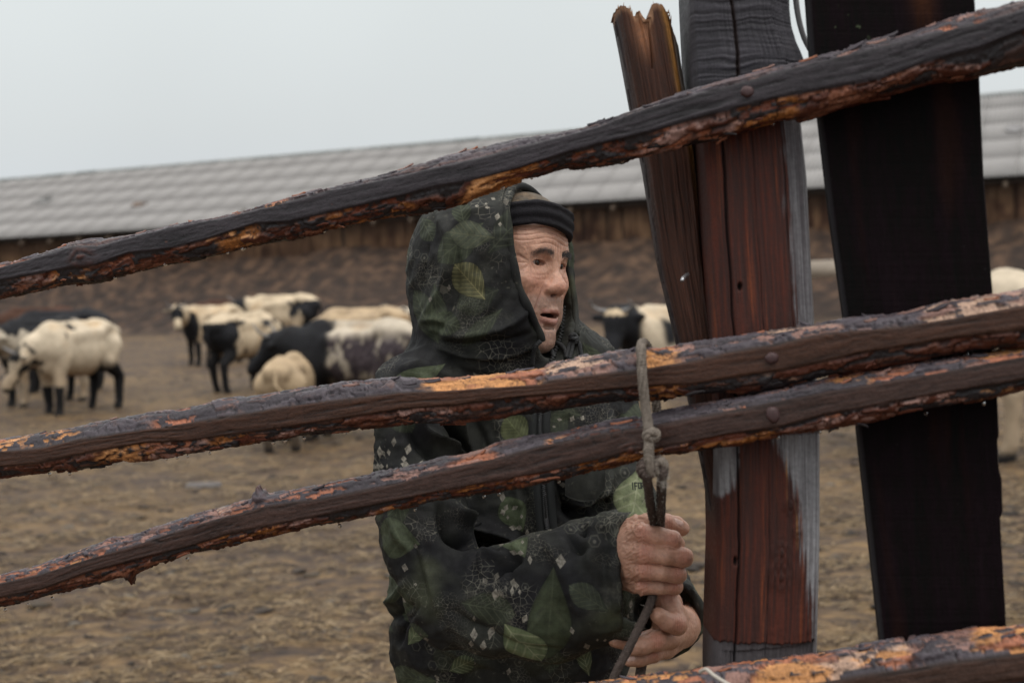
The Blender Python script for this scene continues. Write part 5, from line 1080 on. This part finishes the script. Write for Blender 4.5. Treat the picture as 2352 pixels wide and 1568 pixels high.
for pts, w_, h_ in FOLD:
    P = spline(np.array([(a, b, 0) for a, b in pts], float), 22)[:, :2]; near = (px > P[:, 0].min() - 4 * w_) & (px < P[:, 0].max() + 4 * w_) & (py > P[:, 1].min() - 4 * w_) & (py < P[:, 1].max() + 4 * w_) & (front > 0)
    ii = np.where(near)[0]
    if not len(ii): continue
    best = np.full(len(ii), 1e9); tt_ = np.zeros(len(ii))
    for k in range(len(P) - 1):
        a = P[k]; ab = P[k + 1] - a; L2 = ab @ ab; t = np.clip(((px[ii] - a[0]) * ab[0] + (py[ii] - a[1]) * ab[1]) / L2, 0, 1); q = np.hypot(px[ii] - a[0] - t * ab[0], py[ii] - a[1] - t * ab[1]); m = q < best; best[m] = q[m]; tt_[m] = (k + t[m]) / (len(P) - 1)
    r = best / w_; D[ii] += (2.4 if abs(h_) >= .010 else 1.8) * h_ * np.exp(-np.abs(r) ** 1.6 * 1.1) * np.sin(np.pi * np.clip(tt_ * .92 + .04, 0, 1)) ** .5 * front[ii]
calm = .8
D += (.0050 * fbm(V[:, 0] * 11, V[:, 1] * 11, V[:, 2] * 8, 2) + .0042 * (1 - 2.4 * np.abs(fbm(V[:, 0] * 14 + 1.2 * fbm(V[:, 0] * 6, V[:, 1] * 6, V[:, 2] * 6, 1), V[:, 1] * 18, V[:, 2] * 20, 2)) ** .8) + .0016 * (1 - 2.4 * np.abs(fbm(V[:, 0] * 40, V[:, 1] * 40, V[:, 2] * 52, 2)) ** .8) + .0009 * fbm(V[:, 0] * 60, V[:, 1] * 60, V[:, 2] * 50, 2)) * calm
V2 = V + N * D[:, None]
V2 = relax(V2, Q, 1, .4)
hl_ = HL(V2); JV, JQ, Jpx, Jpy, Jd = V2, Q, *PJ(V2)
keep = Jpy[Q].min(1) < 1690; Q = Q[keep]
mk('jacket', V2, Q, M_camo, man, attrs={'cloth': cloth(V2, SN)})
JN = vnorm(JV, JQ)
def sdep(x, y, r=7, off=0.0):
    """depth of the jacket surface nearest the camera under a picture point"""
    m = (np.abs(Jpx - x) < r) & (np.abs(Jpy - y) < r); return (Jd[m].min() if m.any() else 1.85) + off
# lower jacket and trousers below the frame
LJ = SF((pf[0] - .30, pf[1] - .26, .70), (pf[0] + .30, pf[1] + .26, 1.16), .010)
wp = W(1172, 1640, 1.975); LJ.cap((wp[0], wp[1], 1.15), (wp[0] + .01, wp[1], .86), .165, .175, flat=((0, 1, 0), 1.25)); LJ.plane((0, 0, .78), (0, 0, -1))
v, q = LJ.net(); v = v + vnorm(v, q) * (.004 * fbm(v[:, 0] * 12, v[:, 1] * 12, v[:, 2] * 6, 2))[:, None]; mk('jacket_skirt', v, q, M_camo, man, attrs={'cloth': cloth(v, smooth_normals(v, q), .12)})
TR = SF((pf[0] - .34, pf[1] - .3, .08), (pf[0] + .34, pf[1] + .3, .95), .011)
for s in (-1, 1): TR.chain([(pf[0] + s * .085, pf[1], .88), (pf[0] + s * .11, pf[1] - .02, .5), (pf[0] + s * .12, pf[1] + .02, .14)], [.105, .085, .075], .015)
v, q = TR.net(); v = v + vnorm(v, q) * (.007 * fbm(v[:, 0] * 12, v[:, 1] * 12, v[:, 2] * 22, 2))[:, None]; mk('trousers', v, q, M_camo, man, attrs={'cloth': cloth(v, smooth_normals(v, q), .12)})
M_rub = mat('black_rubber', (.015, .015, .016), .5)
for s in (-1, 1):
    BT = SF((-.08, -.22, -.01), (.08, .10, .36), .008); BT.chain([(0, .03, .33), (0, .03, .10), (0, .02, .045)], [.062, .050, .046], .01); BT.cap((0, .02, .045), (0, -.14, .040), .048, .042, .02); BT.plane((0, 0, 0), (0, 0, -1))
    v, q = BT.net(); mk('boot', v + np.array([pf[0] + s * .12, pf[1], 0]), q, M_rub, man)
# --- rolled hem round the hood opening
M_hem = mat('hood_binding', (.022, .027, .022), .85, var=.5, vscale=60, bump=.4, bscale=300, bdist=.001, spec=.2)
hem = [(1244, 783), (1236, 757), (1212, 705), (1192, 660), (1180, 610), (1170, 545), (1163, 490), (1166, 452), (1182, 433)]
P = np.array([W(x, y, sdep(x - 4, y, 8) + .006) for x, y in hem]); P = spline(P, 60); P[:, :] = (P + np.roll(P, 1, 0) + np.roll(P, -1, 0)) / 3 if False else P
for _ in range(6): P[1:-1] = (P[:-2] + P[1:-1] * 2 + P[2:]) / 4
V, F = tube(P, .0062 + .0008 * np.sin(np.linspace(0, 30, 60)), 10); HEM1 = mk('hood_hem', V, F, M_camo, man, attrs={'cloth': cloth(V) * np.array([1, 1, 1])})
hem2 = [(1168, 446), (1178, 433), (1196, 428), (1213, 434), (1230, 447), (1248, 468)]
P = spline(np.array([W(x, y, 1.84 + .018 * i) for i, (x, y) in enumerate(hem2)]), 24); V, F = tube(P, .0062, 10); mk('hood_hem', V, F, M_camo, man, attrs={'cloth': cloth(V)})
hem3 = [(1296, 545), (1304, 585), (1309, 625), (1317, 670), (1322, 715), (1324, 770)]
P = spline(np.array([W(x, y, sdep(x, y, 8, .004)) for x, y in hem3]), 30)
for _ in range(6): P[1:-1] = (P[:-2] + P[1:-1] * 2 + P[2:]) / 4
V, F = tube(P, .0050, 10); mk('hood_hem', V, F, M_camo, man, attrs={'cloth': cloth(V)})
# --- zip
M_zip = mat('black_zip', (.012, .012, .013), .35, bump=.8, bscale=800, bdist=.001)
zp = [(1243, 925), (1240, 965), (1241, 1010), (1246, 1080), (1250, 1130), (1253, 1175), (1256, 1205), (1262, 1250)]
zd = [sdep(x, y, 6, -.001) for x, y in zp]; zd[-2:] = [zd[-3], zd[-3]]
P = spline(np.array([W(x, y, d__) for (x, y), d__ in zip(zp, zd)]), 70)
for _ in range(10): P[1:-1] = (P[:-2] + P[1:-1] * 2 + P[2:]) / 4
parts = []
for k in range(0, 69):
    for h in (0, .5):
        c = P[k] * (1 - h) + P[k + 1] * h; s = 1 if h else -1; v, f = boxm((-.0022, -.0012, -.0010), (.0022, .0012, .0010)); parts.append((v @ np.array([RT, FW, UP]) + c + RT * s * .0012 - FW * .001, f))
V, F = merge(parts); mk('zip', V, F, M_zip, man, smooth=False)
for s in (-1, 1):
    Pt = P + RT * s * .0085 + FW * .001; V = np.concatenate([Pt - RT * .0065 - FW * .0016, Pt + RT * .0065 - FW * .0016, Pt + RT * .0065 + FW * .0014, Pt - RT * .0065 + FW * .0014]).reshape(4, -1, 3).transpose(1, 0, 2).reshape(-1, 3)
    mk('zip_tape', V, grid_faces(70, 4, True), mat('zip_tape', (.010, .011, .011), .8), man)
zpo = W(1238, 962, sdep(1238, 962, 6, -.004)); V, F = merge([tube(np.array([zpo, zpo - UP * .012 + RT * .003, zpo - UP * .024 + RT * .006]), [.0014, .0018, .0012], 6)]); mk('zip_pull', V, F, M_zip, man)
# hood zip beside the far hem
P = spline(np.array([W(x, y, 1.885) for x, y in [(1294, 705), (1292, 735), (1288, 768), (1280, 792), (1272, 815), (1262, 838)]]), 40)
d_ = np.array([sdep(*[float(a) for a in PJ(p)[:2]], 6, -.002) for p in P]); d_ = np.minimum(d_, 1.93); P = np.array([W(*PJ(p)[:2], dq) for p, dq in zip(P, d_)])
for _ in range(10): P[1:-1] = (P[:-2] + P[1:-1] * 2 + P[2:]) / 4
parts = []
for k in range(39):
    v, f = boxm((-.0024, -.0014, -.0012), (.0024, .0014, .0012)); parts.append((v @ np.array([RT, FW, UP]) + P[k] + RT * .0012 * (-1) ** k, f))
V, F = merge(parts); mk('hood_zip', V, F, M_zip, man, smooth=False)
# --- braided draw cords with knots
M_cord = mat('black_cord', (.010, .010, .011), .7, bump=.9, bscale=500, bdist=.0015)
def rope_tube(P, r, nst=3, pitch=.012, n=10):
    """strands laid round each other, as one mesh"""
    P = np.asarray(P); S = np.concatenate([[0], np.cumsum(np.linalg.norm(np.diff(P, axis=0), axis=1))]); parts = []
    T = np.gradient(P, axis=0); T /= np.linalg.norm(T, axis=1)[:, None]; u = np.cross(T[0], [.3, .9, .2]); u /= np.linalg.norm(u); U = []
    for i in range(len(P)): u = u - T[i] * (u @ T[i]); u /= np.linalg.norm(u); U.append(u)
    U = np.array(U); Wv = np.cross(T, U)
    for k in range(nst):
        a = S / pitch * 2 * np.pi + k * 2 * np.pi / nst; Q_ = P + r * (.46 if nst < 5 else .62) * (np.cos(a)[:, None] * U + np.sin(a)[:, None] * Wv); parts.append(tube(Q_, r * (.60 if nst < 5 else .46), n))
    return merge(parts)
def cordpath(pts, off=-.004): return [W(x, y, sdep(x, y, 6, off) + (d_[0] if d_ else 0)) for x, y, *d_ in pts]
for nm, pts in (('draw_cord', [(1241, 784), (1230, 795), (1225, 812), (1222, 838)]), ('draw_cord', [(1256, 782), (1265, 800), (1272, 818)]), ('draw_cord', [(1262, 784), (1282, 788), (1296, 800), (1302, 820)]), ('draw_cord', [(1312, 780), (1306, 798), (1300, 822)]), ('draw_cord', [(1320, 778), (1330, 790), (1336, 820)]), ('draw_cord', [(1316, 784), (1314, 800), (1308, 824)])):
    P = spline(np.array(cordpath(pts)), 50); V, F = rope_tube(P, .0034, 3, .009, 6); mk(nm, V, F, M_cord, man)
for kx, ky in ((1251, 778), (1317, 778)):
    c = W(kx, ky, sdep(kx, ky, 8, -.006)); a = np.linspace(0, 2 * np.pi, 60); R2 = .0048
    P = c + (R2 * np.cos(a) * (1 + .2 * np.cos(3 * a)))[:, None] * RT + (R2 * 1.3 * np.sin(a))[:, None] * UP + (.0035 * np.sin(2 * a))[:, None] * FW
    V, F = rope_tube(P, .0036, 3, .009, 6); v2, f2 = tube(np.array([c - RT * .005 - FW * .002, c - FW * .006, c + RT * .005 - FW * .002]), .0034, 8); V, F = merge([(V, F), (v2, f2)]); mk('cord_knot', V, F, M_cord, man)
# chest pocket flap
nu, nv = 40, 26; P = []
for i in range(nu):
    for j in range(nv):
        u = i / (nu - 1); v = j / (nv - 1); bx = 1298 + 92 * u; by = 1050 + (88 + 14 * math.sin(u * 3.1) - 34 * max(0, u - .75) * 2) * v; P.append(W(bx, by, 1.828 + .03 * u - .010 * math.sin(v * 2.2) - .005 * math.sin(u * 7 + v * 2)))
P = np.array(P); n_ = nu * nv; Fq = grid_faces(nu, nv); V = np.concatenate([P, P + FW * .003]); rim = [i * nv + (nv - 1) for i in range(nu)]
F = [tuple(f) for f in Fq] + [tuple(f[::-1] + n_) for f in Fq] + [(rim[i], rim[i + 1], rim[i + 1] + n_, rim[i] + n_) for i in range(nu - 1)] + [(i, i + 1, i + 1 + n_, i + n_) for i in range(nv - 1)] + [((nu - 1) * nv + i, (nu - 1) * nv + i + 1, (nu - 1) * nv + i + 1 + n_, (nu - 1) * nv + i + n_) for i in range(nv - 1)]
mk('pocket_flap', V, F, M_camo, man, attrs={'cloth': cloth(V) + np.array([.1, .2, .3])})

# ------------------------------------------------------------ rope
ropeo = empty('rope', W(1490, 1000, 1.39), label='old frayed grey-brown rope tied over the second rail and gripped in both hands', cat='rope')
M_rope = mat('old_rope', (.185, .155, .13), .85, var=.45, vscale=160, bump=1.0, bscale=500, bdist=.002, spec=.2)
M_rope2 = mat('dark_old_rope', (.080, .060, .052), .85, var=.45, vscale=160, bump=1.0, bscale=500, bdist=.002, spec=.2)
FDr = float(FD(1485)) - .012
fuzz = []; R = np.random.RandomState(9)
def rope(name, pts, r, m, pitch=.020, n=140, fz=1.0):
    P = spline(np.array([W(*p) for p in pts]), n); V, F = rope_tube(P, r * 1.02, 6, pitch * .8, 6)
    V = V + (.0006 * np.stack([pn(V[:, 0] * 300, V[:, 1] * 300, V[:, 2] * 300 + k) for k in (0, 9, 30)], 1)); mk(name, V, F, m, ropeo)
    for k in range(int(520 * fz)):
        i = R.randint(1, n - 1); d = R.normal(size=3); d -= 0; d /= np.linalg.norm(d); p = P[i] + d * r * .9; L_ = .0015 + .0035 * R.rand() ** 2; c = R.normal(size=3) * .4; e = p + (d + c) * L_; s = np.cross(d, FW); s /= np.linalg.norm(s) + 1e-9
        fuzz.append((np.array([p - s * .00016, p + s * .00016, (p + e) / 2 + c * .0005 + s * .0001, e]), [(0, 1, 2), (0, 2, 3)]))
rope('strand', [(1512, 990, FDr + .11), (1508, 935, FDr + .105), (1500, 860, FDr + .10), (1490, 805, FDr + .075), (1478, 788, FDr + .035), (1473, 800, FDr - .004), (1475, 860, FDr - .012), (1481, 920, FDr - .008), (1487, 965, FDr - .006), (1491, 1000, FDr - .010), (1490, 1035, FDr - .012), (1491, 1066, FDr - .010), (1494, 1085, FDr - .004), (1500, 1080, FDr + .006), (1506, 1062, FDr + .01)], .0056, M_rope)
rope('strand', [(1480, 1068, FDr + .004), (1476, 1082, FDr - .002), (1484, 1092, FDr - .004), (1489, 1120, FDr + .02), (1494, 1160, 1.49), (1502, 1205, 1.575), (1505, 1240, 1.590), (1506, 1300, 1.592), (1503, 1345, 1.588), (1496, 1378, 1.575), (1474, 1428, 1.556), (1443, 1490, 1.542), (1408, 1560, 1.535), (1392, 1640, 1.53), (1392, 1760, 1.53)], .0053, M_rope2, n=220)
rope('strand', [(1500, 1062, FDr), (1512, 1058, FDr - .002), (1524, 1075, FDr - .002), (1521, 1095, FDr + .0), (1519, 1130, FDr + .04), (1518, 1170, 1.50), (1517, 1205, 1.575), (1514, 1250, 1.59)], .0054, M_rope2, fz=1.5)
rope('strand', [(1478, 1500, 1.625), (1473, 1530, 1.61), (1469, 1570, 1.60), (1466, 1640, 1.60), (1470, 1740, 1.60)], .0062, M_rope2, n=60, fz=.4)
# knots
def knot(x, y, d, r, m, sc=(1, 1)):
    c = W(x, y, d); a = np.linspace(0, 4 * np.pi, 110); P = c + (r * np.cos(a) * sc[0] * (1 - .25 * a / 12))[:, None] * RT + (r * np.sin(a) * sc[1] * (1 - .2 * a / 12))[:, None] * UP + (r * .8 * np.sin(a * .5 + .5))[:, None] * FW
    V, F = rope_tube(P, .0046, 3, .016, 7); mk('knot', V, F, m, ropeo)
knot(1497, 999, FDr - .012, .0060, M_rope, (1.1, .8)); knot(1484, 1078, FDr - .004, .0075, M_rope2, (.9, 1.1)); knot(1514, 1072, FDr + .0, .0070, M_rope, (1, 1.1))
for k in range(420):
    c = W(1522 + R.normal(0, 5), 1085 + R.normal(0, 14), FDr - .002); d = R.normal(size=3); d /= np.linalg.norm(d); L_ = .003 + .009 * R.rand(); s = np.cross(d, FW); s /= np.linalg.norm(s) + 1e-9; e = c + d * L_ + R.normal(size=3) * .0015
    fuzz.append((np.array([c - s * .00018, c + s * .00018, (c + e) / 2 + s * .0001, e]), [(0, 1, 2), (0, 2, 3)]))
V, F = merge(fuzz); o = mk('frayed_fibre', V, F, mat('rope_fibre', (.33, .30, .26), .8), ropeo, smooth=False); o['kind'] = 'stuff'
# pale string lying over the lowest rail
P = spline(np.array([W(1608, 1542, 1.335), W(1622, 1536, 1.325), W(1640, 1550, 1.315), W(1665, 1566, 1.30), W(1690, 1580, 1.295)]), 40); V, F = tube(P, .0021, 7)
tag(mk('string', V, F, mat('pale_string', (.42, .38, .33), .7), origin=P[0]), 'short pale string curling over the lowest rail beside the middle post', 'string')
# ------------------------------------------------------------ cattle
M_hide = mat('cattle_hide', attr='Col', rough=.85, var=.22, vscale=7, bump=.5, bscale=40, bdist=.01, spec=.2)
M_horn = mat('grey_horn', (.16, .15, .145), .5)
CRM, WHT, BLK, BRN = np.array([.47, .365, .245]), np.array([.52, .445, .35]), np.array([.012, .012, .014]), np.array([.060, .028, .018])
def cow(px, dep, head, sc, pattern, label, neck=(.95, 0, .98), muz=(1.28, 0, .72), horns=True, legs=0.0, seed=0, belly=1.0, name='cow', cat='cow', tail=(-.97, 0, .45), h=.026):
    """head: compass of the body, 0 = picture right, 90 = away; neck and muz: poll and muzzle in the body's frame"""
    hz = 680 - 88 * px / 2352; g = W(px, hz, dep); g[2] = float(gz(g[0], g[1])) - .01
    a = math.radians(head); fx = np.array([math.cos(a), math.sin(a), 0]); ly = np.array([-math.sin(a), math.cos(a), 0]); Bz = np.array([0, 0, 1.0])
    S = SF((-1.15, -.75, -.02), (1.65, .75, 1.62), h); R = np.random.RandomState(100 + seed); w = belly
    S.ell((-.60, 0, .96), (.30, .22, .27)); S.ell((-.12, 0, .83), (.62, .285 * w, .34), .10); S.ell((.42, 0, .88), (.30, .215, .35), .10)
    S.cap((-.80, 0, 1.10), (-.50, 0, 1.17), .06, .07, .08); S.cap((-.50, 0, 1.16), (.45, 0, 1.17), .065, .075, .08)
    for s in (-1, 1): S.cap((-.50, s * .19 * min(1, w + .05), 1.13 if w > .7 else 1.08), (-.86, s * .10, 1.06), .065, .055, .07); S.cap((-.35, s * .20 * min(1, w), 1.06), (.20, s * .20 * min(1, w), 1.04), .07, .07, .10); S.ell((-.52, s * .20 * min(1, w), 1.13 if w > .7 else 1.08), (.09, .055, .06), .07); S.ell((-.85, s * .10, 1.02), (.06, .05, .06), .06); S.ell((.42, s * .17, .86), (.16, .09, .26), .07)
    S.cap((.58, 0, .66), (.50, 0, .60), .10, .09, .08)
    P, Mz = np.array(neck, float), np.array(muz, float); mid = (np.array([.55, 0, 1.0]) + P) / 2
    S.cap((.52, 0, .94), mid, .25, .185, .10); S.cap(mid, P, .185, .135, .06)
    hd = Mz - P; L_ = np.linalg.norm(hd); hd /= L_; sd = np.cross(Bz, hd); sd /= np.linalg.norm(sd) + 1e-9; up = np.cross(hd, sd)
    S.ell(P + hd * .06, (.145, .120, .145), .05, B=np.array([hd, sd, up])); S.cap(P + hd * .05 - up * .02, P + hd * (L_ - .05), .112, .080, .04); S.ell(P + hd * L_, (.07, .082, .066), .03, B=np.array([hd, sd, up]))
    for s in (-1, 1):
        e0 = P + sd * s * .09 - hd * .01; S.cap(e0, e0 + sd * s * .18 - hd * .03 - up * .04, .040, .030, .02, flat=(up, 1.0)); S.ell(P + hd * .14 + sd * s * .085 + up * .035, (.025, .02, .02), .02)
        ff = legs * s
        S.chain([(.44, s * .14, .78), (.45 + ff * .10, s * .15, .44), (.44 + ff * .16, s * .15, .13), (.47 + ff * .16, s * .15, .04)], [.125, .076, .055, .066], .05, ks=.02)
        S.ell((.45 + ff * .10, s * .15, .43), (.05, .05, .06), .03)
        S.chain([(-.60, s * .15, .88), (-.50 - ff * .06, s * .17, .66), (-.72 - ff * .14, s * .16, .46), (-.68 - ff * .18, s * .16, .13), (-.64 - ff * .18, s * .16, .04)], [.19, .13, .070, .054, .064], .06, ks=.02)
    S.chain([(-.90, 0, 1.10), (-.97, 0, .90), ((-.96 + tail[0]) / 2, tail[1] / 2, .70), tail], [.035, .026, .022, .038], .02, ks=.01)
    if name == 'cow': S.ell((-.38, 0, .58), (.15, .11, .10), .05)
    V, Q = S.net(); V = relax(V, Q, 1, .4); x, y, z = V.T
    V = V + vnorm(V, Q) * (.016 * fbm(x * 4, y * 4, z * 3 + seed, 3) + .006 * fbm(x * 18, y * 18, z * 9 + seed, 2))[:, None]
    C = pattern(x, y, z, np.linalg.norm(V - (P + hd * .12), axis=1), seed)
    C = C * (1 + .30 * fbm(x * 5, y * 5, z * 3 + seed, 4)[:, None]); yl = (ss(.1, .6, fbm(x * 2.2, y * 2.2, z * 2.2 + seed * 3, 3)) * .5)[:, None]; C = C * (1 - yl) + C * np.array([.86, .68, .48]) * yl; dirt = (ss(.95, .45, z + .15 * fbm(x * 4, y * 4, seed, 2)) * .6)[:, None]; C = C * (1 - dirt) + C * np.array([.55, .45, .36]) * dirt
    hoof = ss(.09, .06, z)[:, None]; C = C * (1 - hoof) + np.array([.02, .018, .018]) * hoof
    nz_ = ss(.075, .05, np.linalg.norm(V - Mz, axis=1))[:, None]; C = C * (1 - nz_) + np.array([.03, .026, .028]) * nz_
    M = np.array([fx * .84, ly * 1.04, Bz]) * sc; T_ = lambda p: g + np.asarray(p) @ M
    root = empty(name, g, label=label, cat=cat, group='cattle standing about the yard')
    mk('body', T_(V), Q, M_hide, root, attrs={'Col': np.clip(C, .004, .9)})
    for s in (-1, 1):
        ec = P + hd * .135 + sd * s * .092 + up * .035; v = np.array(sph) * .018 + ec; mk('eye', T_(v), grid_faces(8, 10, True), M_rub, root, origin=T_(ec))
        if horns:
            b = P + sd * s * .07 + up * .09 - hd * .02; pts = spline([b, b + sd * s * .09 + up * .03, b + sd * s * .15 + up * .11, b + sd * s * .13 + up * .20], 12)
            v, f = tube(pts, np.linspace(.026, .006, 12), 8); mk('horn', T_(v), f, M_horn, root, origin=T_(b))
def blend(C, w, col): w = np.clip(w, 0, 1)[:, None]; return C * (1 - w) + col * w
def base(x, c): return np.tile(c, (len(x), 1)).astype(float)
nz3 = lambda x, y, z, s, k=3: fbm(x * k, y * k, z * k + s * 7, 3)
def p_white(x, y, z, hd, s):        # white body, black socks, ears and muzzle patches
    C = base(x, WHT * .6 + CRM * .4); n = nz3(x, y, z, s); C = blend(C, ss(.2, .6, n) * .45, CRM * np.array([.95, .8, .6])); C = blend(C, ss(.34, .40, nz3(x, y, z, s + 5, 2.8)), BLK * 1.5); C = blend(C, ss(.72, .6, z + .15 * n) * ((x < -.3) + (z < .40)), BLK); return blend(C, (hd < .34) * ss(-.05, .1, nz3(x, y, z, s, 8)), BLK)
def p_neckblk(x, y, z, hd, s):      # white with black shoulder, ears and legs
    C = base(x, CRM * .8 + WHT * .2); n = nz3(x, y, z, s); C = blend(C, ss(.05, .0, np.abs(x - .62 + .12 * n) - .11) * (z < 1.12), BLK); C = blend(C, ss(.55, .45, z + .1 * n), BLK); C = blend(C, ss(.26, .34, nz3(x, y, z, s + 2, 2.4)), BLK * 1.5); C = blend(C, (np.abs(y) > .10) * (hd < .16), BLK); return C
def p_rumpblk(x, y, z, hd, s):
    C = base(x, CRM * .75 + WHT * .25); n = nz3(x, y, z, s); C = blend(C, ss(-.52, -.60, x + .25 * n) * (z < 1.10), BLK); C = blend(C, ss(.22, .30, nz3(x, y, z, s + 2, 2.4)) * (z < 1.12), BLK * 1.5); C = blend(C, ss(.45, .38, hd + .08 * n), BLK); C = blend(C, ss(.60, .5, z + .15 * n), BLK); return C
def p_roan(x, y, z, hd, s):         # black head and forequarter, speckled flank
    C = base(x, WHT * .62); n = nz3(x, y, z, s, 5); m = nz3(x, y * .5, z * .6, s + 3, 9); C = blend(C, ss(.0, .10, m * .9 + .5 * n - .10 * ss(1.0, 1.2, z) + .16), np.array([.035, .026, .030])); C = blend(C, ss(.02, .12, nz3(x, y, z, s + 9, 22)) * .45, np.array([.10, .08, .085]))
    C = blend(C, ss(1.02, 1.14, z + .05 * n) * .8, WHT * .9); C = blend(C, ss(.12, .24, x + .15 * n), BLK); C = blend(C, ss(.12, .04, np.abs(x - .60 - .06 * n)) * ss(.95, .7, z), WHT * .5); return C
def p_black(x, y, z, hd, s): C = base(x, BLK * 1.3); n = nz3(x, y, z, s); return blend(C, ss(.25, .4, n) * (z < .8), WHT * .7)
def p_plain(x, y, z, hd, s): return base(x, WHT * .7 + CRM * .3)
def p_brown(x, y, z, hd, s): return base(x, BRN) * (1 + .3 * nz3(x, y, z, s))[:, None]
def p_pied(x, y, z, hd, s): C = base(x, WHT * .75); n = nz3(x, y, z, s, 2.6); C = blend(C, ss(-.14, -.06, n), BLK); return blend(C, ss(.35, .25, hd) * ss(0, .1, n + .2), WHT * .6)
def p_calf(x, y, z, hd, s): C = base(x, CRM * np.array([.86, .82, .78])); n = nz3(x, y, z, s, 5); C = blend(C, ss(.0, .5, n) * .6, np.array([.24, .18, .125])); return blend(C, ss(.55, .35, z + .1 * n) * .8, BLK * 2)
def p_saddle(x, y, z, hd, s):       # white with black head and neck patch
    C = base(x, WHT * .55 + CRM * .45); n = nz3(x, y, z, s); C = blend(C, ss(.66, .73, x + .08 * n), BLK); C = blend(C, ss(.13, .05, np.abs(x - .36)) * ss(.16, .08, np.abs(z - 1.0 + .1 * n)), BLK); C = blend(C, (z > 1.17) * (hd < .2), CRM); return C
cow(160, 17.1, -116, 1.0, p_white, 'white cow standing apart on the left with lowered black and white head', neck=(.86, -.16, .78), muz=(1.00, -.32, .42), seed=1, legs=.5)
cow(84, 18.6, -128, 1.02, p_pied, 'black and white pied cow half hidden behind the white cow on the left', neck=(1.0, .1, 1.0), muz=(1.22, .25, .74), seed=2, horns=False)
cow(128, 21.0, -172, 1.08, p_black, 'black cow whose back shows above the pied cow on the left', neck=(1.0, 0, .85), muz=(1.25, 0, .5), seed=3)
cow(80, 25.0, 178, 1.10, p_brown, 'dark reddish brown cow at the far left behind the black one', neck=(1.0, 0, .9), muz=(1.28, 0, .62), seed=4, horns=False)
cow(478, 27.0, -138, 1.02, p_neckblk, 'horned white cow facing left with white face and black ears', neck=(.98, .16, 1.16), muz=(1.12, .42, .82), seed=5)
cow(520, 31.0, 175, 1.06, p_brown, 'reddish brown cow whose back shows above the horned white cow', neck=(1.0, 0, 1.0), muz=(1.25, 0, .72), seed=6, horns=False)
cow(640, 27.5, 172, 1.14, p_rumpblk, 'cream cow with black head and black rump patch, tallest of the middle group', neck=(.98, 0, 1.05), muz=(1.2, .1, .75), seed=7)
cow(556, 19.8, 58, .98, p_rumpblk, 'white cow with a black hind end seen from behind in the middle group', neck=(.95, 0, .8), muz=(1.15, 0, .45), seed=8, legs=-.4)
cow(800, 13.1, 163, .98, p_roan, 'large cow with black head and speckled black and white flank beside the man', neck=(1.04, .02, 1.0), muz=(1.34, .06, .74), seed=9, belly=1.12)
cow(652, 12.7, 88, .75, p_calf, 'small cream calf standing in front of the black-headed cow', neck=(.9, 0, .8), muz=(1.12, 0, .55), seed=10, horns=False, belly=.55, name='calf', cat='calf', tail=(-1.10, -.42, .45), legs=.3)
cow(820, 19.5, 178, 1.0, p_calf, 'cream cow whose back shows above the speckled cow', neck=(.95, 0, .8), muz=(1.2, 0, .5), seed=11, horns=False, belly=1.1)
cow(1010, 21.0, 176, .96, p_pied, 'pied cow mostly hidden behind the hood of the man', neck=(1.0, 0, 1.08), muz=(1.24, 0, .84), seed=12)
cow(1566, 12.6, -156, 1.04, p_saddle, 'horned white cow with black head standing right of the man', neck=(.92, .10, 1.14), muz=(1.10, .24, .80), seed=13)
cow(1680, 16.5, -20, 1.0, p_calf, 'cream cow standing behind the leaning stake', neck=(1.0, 0, .9), muz=(1.22, 0, .6), seed=14, horns=False)
cow(2178, 10.6, 124, 1.22, p_plain, 'tall white cow partly hidden behind the wide dark board', neck=(.9, 0, .8), muz=(1.1, 0, .5), seed=15, horns=False)
# pale board propped on the manure bank
bw = W(1905, 617, 36.0); v, f = boxm((-1.3, -.06, -.25), (1.3, .06, .22)); v = v + R.normal(0, .02, v.shape)
tag(mk('pale_board', v + bw, f, mat('pale_weathered_board', (.30, .25, .20), .7, var=.2, vscale=4), origin=bw, smooth=False), 'pale weathered board seen in the gap between post and dark board', 'board')
